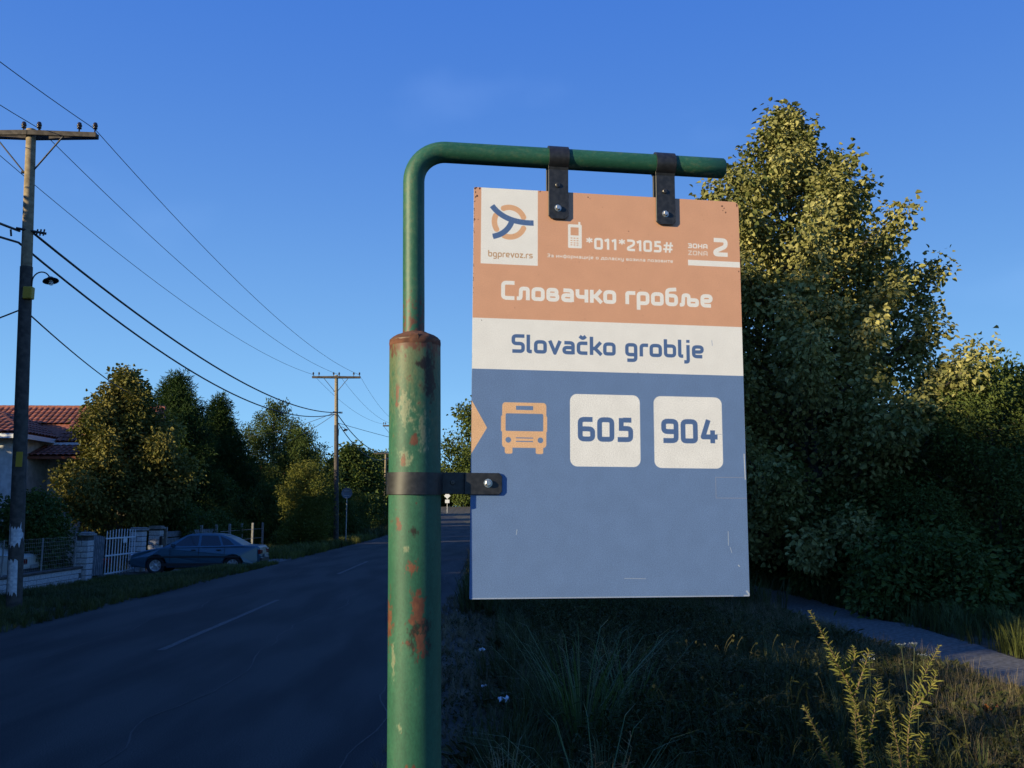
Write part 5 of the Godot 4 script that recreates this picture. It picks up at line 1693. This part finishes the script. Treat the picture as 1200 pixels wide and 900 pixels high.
func weeds() -> void:
	var gm := leafy(0.6)
	gm.backlight = Color(0.3, 0.34, 0.1)
	var short := blades(16, 0.26, 0.004, 0.7, 1)
	var long := blades(18, 0.55, 0.0055, 0.6, 2)
	var dry := blades(12, 0.5, 0.0025, 0.35, 3)
	var herb := sprig(16, 0.16, 0.07, 0.03, -0.3, 4)
	var green_a := Color(0.042, 0.056, 0.017)
	var green_b := Color(0.095, 0.098, 0.038)
	var dry_a := Color(0.11, 0.09, 0.05)
	var dry_b := Color(0.24, 0.19, 0.11)
	var off := func(x: float, z: float) -> bool:
		var s := x - bend(z)
		return s < 5.75 or s > 6.9
	var ragged := noise(77, 0.6, 2)
	var thin := func(x: float, z: float) -> bool:
		return (x > 0.35 + ragged.get_noise_2d(x, z) * 0.9 and x < 5.5) or x > 7.0
	var low_part := func(x: float, z: float) -> bool:
		return x > 0.3 + ragged.get_noise_2d(x, z) * 0.8 and (x < 3.4 + ragged.get_noise_2d(x + 40, z) * 1.2)
	scatter("grass", "dark matted grass filling the verge between road and footpath", "grass", long, gm, 3000, -0.2, 4.4, -3.0, -17.0, green_a, green_b, 0.35, 0.95, 501, low_part)
	scatter("grass", "low grass along the near side of the footpath", "grass", short, gm, 6000, 2.2, 5.6, -3.0, -18.0, green_a, green_b, 0.35, 1.0, 511, thin)
	scatter("dry_grass", "dry straw stalks standing in the verge grass", "dry grass", dry, gm, 5200, -0.3, 5.4, -3.0, -20.0, dry_a, dry_b, 0.3, 0.75, 502, thin)
	scatter("ground_cover", "low leafy weeds between the road and the footpath", "weeds", herb, gm, 9000, -0.1, 5.4, -3.0, -17.0, Color(0.03, 0.042, 0.013), Color(0.085, 0.08, 0.035), 0.6, 1.7, 503, thin)
	scatter("dry_grass", "sparse dry grass and chaff along the right road edge", "dry grass", short, gm, 2600, -0.75, 0.9, -3.0, -20.0, dry_a, dry_b, 0.2, 0.7, 513)
	scatter("ground_cover", "small weeds creeping over the right road edge", "weeds", herb, gm, 900, -0.55, 0.9, -3.0, -20.0, Color(0.03, 0.042, 0.013), Color(0.085, 0.08, 0.035), 0.3, 0.8, 514)
	scatter("dry_grass", "short dry grass on the sunny ground near the footpath", "dry grass", short, gm, 3500, 3.2, 5.7, -6.0, -12.0, dry_a, dry_b, 0.3, 0.8, 512, thin)
	scatter("grass", "rough grass behind the footpath under the trees", "grass", long, gm, 4200, 6.8, 15.0, -8.0, -24.0, green_a, Color(0.13, 0.14, 0.04), 0.5, 0.95, 504, off)
	scatter("grass", "far verge grass on the right of the road", "grass", long, gm, 4000, -0.4, 9.0, -17.0, -75.0, green_a, green_b, 0.7, 1.4, 505, off, 1.4)
	scatter("grass", "short grass verge between the road and the white wall", "grass", short, gm, 9000, -12.6, -7.35, -13.0, -31.2, green_a, Color(0.12, 0.12, 0.035), 0.4, 1.0, 506)
	scatter("grass", "taller grass strip between the blue car and the road", "grass", short, gm, 2600, -12.4, -7.3, -28.0, -33.0, green_a, Color(0.15, 0.15, 0.035), 0.4, 0.9, 507, func(x, z): return z > -31.3 or x > -7.9)
	scatter("grass", "verge grass from the driveway to the round sign", "grass", long, gm, 5200, -12.6, -7.35, -35.6, -64.0, green_a, Color(0.17, 0.17, 0.04), 0.4, 0.95, 508)
	scatter("grass", "far verge grass on the left of the road", "grass", long, gm, 2600, -12.0, -7.3, -64.0, -150.0, green_a, green_b, 0.8, 1.6, 509)
	scatter("grass", "yard grass behind the low white wall", "grass", short, gm, 2500, -20.0, -13.0, -22.0, -37.0, green_a, green_b, 0.7, 1.5, 510)
	var stalky := herbage(5)
	scatter("ground_cover", "tangle of leafy weeds standing in the verge under the sign", "weeds", stalky, gm, 900, 0.9, 3.3, -6.0, -18.0, green_a, Color(0.10, 0.09, 0.04), 0.5, 1.1, 515, thin)
	scatter("ground_cover", "low leafy weeds in the sun and shade by the footpath", "weeds", stalky, gm, 500, 3.0, 5.3, -6.5, -18.0, green_a, Color(0.12, 0.105, 0.05), 0.2, 0.5, 516, thin)
	# tall weed plants in the sun, lower right
	stalks("tall_weed", "tallest sunlit weed leaning left, with branching leafy stems", "weed", Vector3(2.15, 0, -5.3), [
		[Vector3(0.10, 0, 0), Vector3(0.06, 0.45, 0.02), Vector3(-0.02, 0.83, 0.0), Vector3(-0.11, 1.03, 0.0), Vector3(-0.24, 1.28, 0.0)],
		[Vector3(0.0, 0.80, 0.0), Vector3(0.05, 0.95, 0.03), Vector3(0.09, 1.06, 0.03)],
		[Vector3(-0.05, 0.9, 0.0), Vector3(-0.10, 0.97, 0.05), Vector3(-0.16, 1.03, 0.06)],
		[Vector3(0.05, 0.5, 0.0), Vector3(0.10, 0.72, 0.03), Vector3(0.13, 0.90, 0.03)],
		[Vector3(0.07, 0.3, 0.02), Vector3(-0.02, 0.55, 0.06), Vector3(-0.03, 0.78, 0.08)],
		[Vector3(-0.03, 0.9, 0.0), Vector3(0.02, 1.0, -0.02), Vector3(0.02, 1.07, -0.02)]], "sunlit tall weeds")
	stalks("tall_weed", "single sunlit weed stem leaning right towards the footpath", "weed", Vector3(2.46, 0, -5.3), [
		[Vector3(0.0, 0, 0), Vector3(-0.02, 0.45, 0), Vector3(0.04, 0.78, 0), Vector3(0.21, 1.08, 0)],
		[Vector3(0.03, 0.72, 0), Vector3(0.12, 0.84, 0.03), Vector3(0.17, 0.94, 0.03)],
		[Vector3(-0.02, 0.35, 0), Vector3(0.04, 0.5, 0.03), Vector3(0.08, 0.6, 0.03)]], "sunlit tall weeds")
	stalks("tall_weed", "low sunlit weed at the left of the group, bending left", "weed", Vector3(2.0, 0, -5.1), [
		[Vector3(0.05, 0, 0), Vector3(-0.02, 0.35, 0), Vector3(-0.12, 0.58, 0), Vector3(-0.22, 0.79, 0)],
		[Vector3(0.02, 0.1, 0), Vector3(-0.02, 0.4, 0.04), Vector3(-0.08, 0.55, 0.05)],
		[Vector3(0.08, 0, 0), Vector3(0.09, 0.4, 0.05), Vector3(0.06, 0.62, 0.05)]], "sunlit tall weeds")
	stalks("tall_weed", "short upright sunlit weed in the middle of the group", "weed", Vector3(2.3, 0, -5.1), [
		[Vector3(0.03, 0, 0), Vector3(0.01, 0.45, 0), Vector3(-0.04, 0.80, 0)],
		[Vector3(0.05, 0, 0.02), Vector3(0.08, 0.35, 0.03), Vector3(0.10, 0.56, 0.04)],
		[Vector3(-0.03, 0, 0.05), Vector3(-0.06, 0.35, 0.07), Vector3(-0.08, 0.6, 0.08)]], "sunlit tall weeds")
	# tall grass clumps under the sign
	var clumps := [[0.80, -7.4, 0.95, 120, "large clump of tall arching green grass right under the sign"], [0.62, -5.0, 0.72, 44, "clump of broad grass blades at the picture's bottom edge"], [1.25, -7.9, 0.8, 70, "tall grass clump right of the large one"], [0.15, -5.6, 0.5, 40, "small pale grass clump by the green post's right side"]]
	for i in clumps.size():
		var q: Array = clumps[i]
		var t := thing("grass_clump", q[4], "grass clump", Vector3(q[0], G(q[0], q[1]), q[1]), 0.0, "tall grass clumps on the verge")
		var bm := blades(q[3], q[2], 0.0055 if i < 3 else 0.003, 0.95, 520 + i)
		piece("blades", bm, mat_leaf(Color(0.065, 0.10, 0.03) if i < 3 else Color(0.2, 0.19, 0.1)), t)
		var sd := st_new()
		var r := RandomNumberGenerator.new()
		r.seed = 530 + i
		for k in 5:
			var d := Vector3(r.randf_range(-0.3, 0.3), 1.0, r.randf_range(-0.3, 0.3)).normalized()
			var p: Vector3 = d * q[2] * r.randf_range(0.75, 1.0)
			tube(sd, [Vector3.ZERO, p * 0.5, p], [0.002, 0.0015, 0.001], 4, false)
			for j in 9:
				var b := p * (1.0 - j * 0.035)
				var e := b + Vector3(r.randf_range(-1, 1), r.randf_range(0.0, 0.9), r.randf_range(-1, 1)).normalized() * r.randf_range(0.03, 0.08)
				tube(sd, [b, e], [0.0009], 3, false)
				leaf(sd, e, (e - b).normalized(), Vector3.UP, 0.014, 0.005)
		done("seed_heads", sd, mat_leaf(Color(0.24, 0.19, 0.10)), t)
	# white umbels
	for q in [[3.05, -6.5, 0.88, "white flowered umbel plant behind the right weed stem"], [2.82, -6.7, 0.82, "smaller white flowered umbel plant left of its neighbour"]]:
		var t := thing("umbel_plant", q[3], "flower", Vector3(q[0], 0, q[1]), 0.0, "white umbel flowers")
		var st := st_new()
		var hd := st_new()
		var r := RandomNumberGenerator.new()
		r.seed = int(q[0] * 100)
		for k in 3:
			var e := Vector3(r.randf_range(-0.12, 0.12), q[2] * r.randf_range(0.78, 1.0), r.randf_range(-0.1, 0.1))
			tube(st, [Vector3.ZERO, e * 0.6 - Vector3(e.x * 0.3, 0, 0), e], [0.003, 0.0025, 0.0015], 5, false)
			for j in 22:
				var p := e + Vector3(r.randf_range(-0.035, 0.035), 0.03 + r.randf_range(-0.006, 0.006), r.randf_range(-0.035, 0.035))
				tube(st, [e, p], [0.0007], 3, false)
				leaf(hd, p, Vector3(r.randf_range(-1, 1), 0.2, r.randf_range(-1, 1)).normalized(), Vector3.UP, 0.009, 0.008)
		done("stem", st, mat(lin(0.06, 0.08, 0.03), 0.7), t)
		done("umbel", hd, mat_leaf(Color(0.5, 0.52, 0.47)), t)
	# litter
	for q in [[0.20, -8.4, 0.05, "crumpled white paper scrap in the grass under the sign"], [0.03, -9.1, 0.03, "small white paper scrap left of the crumpled one"], [0.0, -11.4, 0.035, "white scrap farther off by the road edge"]]:
		scrap("paper_scrap", q[3], "litter", Vector3(q[0], G(q[0], q[1]) + 0.16, q[1]), q[2], M.paper, "white paper scraps on the verge")
	scrap("fallen_leaf_scrap", "orange crumpled scrap lying on the sunlit dry grass", "litter", Vector3(4.43, 0.12, -8.0), 0.07, mat(lin(0.45, 0.14, 0.03), 0.7), "")

func scrap(called: String, label: String, category: String, at: Vector3, s: float, m: Material, group: String) -> void:
	var st := st_new()
	st.set_smooth_group(-1)
	var f := noise(int(at.z * 10), 1.5, 3)
	var P := func(i: int, j: int) -> Vector3:
		var v := Vector3(i / 5.0 - 0.5, 0, j / 4.0 - 0.5) * s * 2.0
		return v + Vector3(f.get_noise_2d(i * 2, j), 0.6 + f.get_noise_2d(i, j * 2 + 20) * 1.5, f.get_noise_2d(i, j + 50)) * s * 0.8
	for i in 5:
		for j in 4:
			quad(st, P.call(i, j + 1), P.call(i + 1, j + 1), P.call(i + 1, j), P.call(i, j))
	tag(done(called, st, m, self, Transform3D(Basis.IDENTITY, at)), label, category, group)

func mat_leaf(c: Color) -> StandardMaterial3D:
	var m := mat(c.linear_to_srgb(), 0.55, 0.0, 0.4)
	m.cull_mode = BaseMaterial3D.CULL_DISABLED
	m.backlight_enabled = true
	m.backlight = Color(0.3, 0.34, 0.1)
	return m
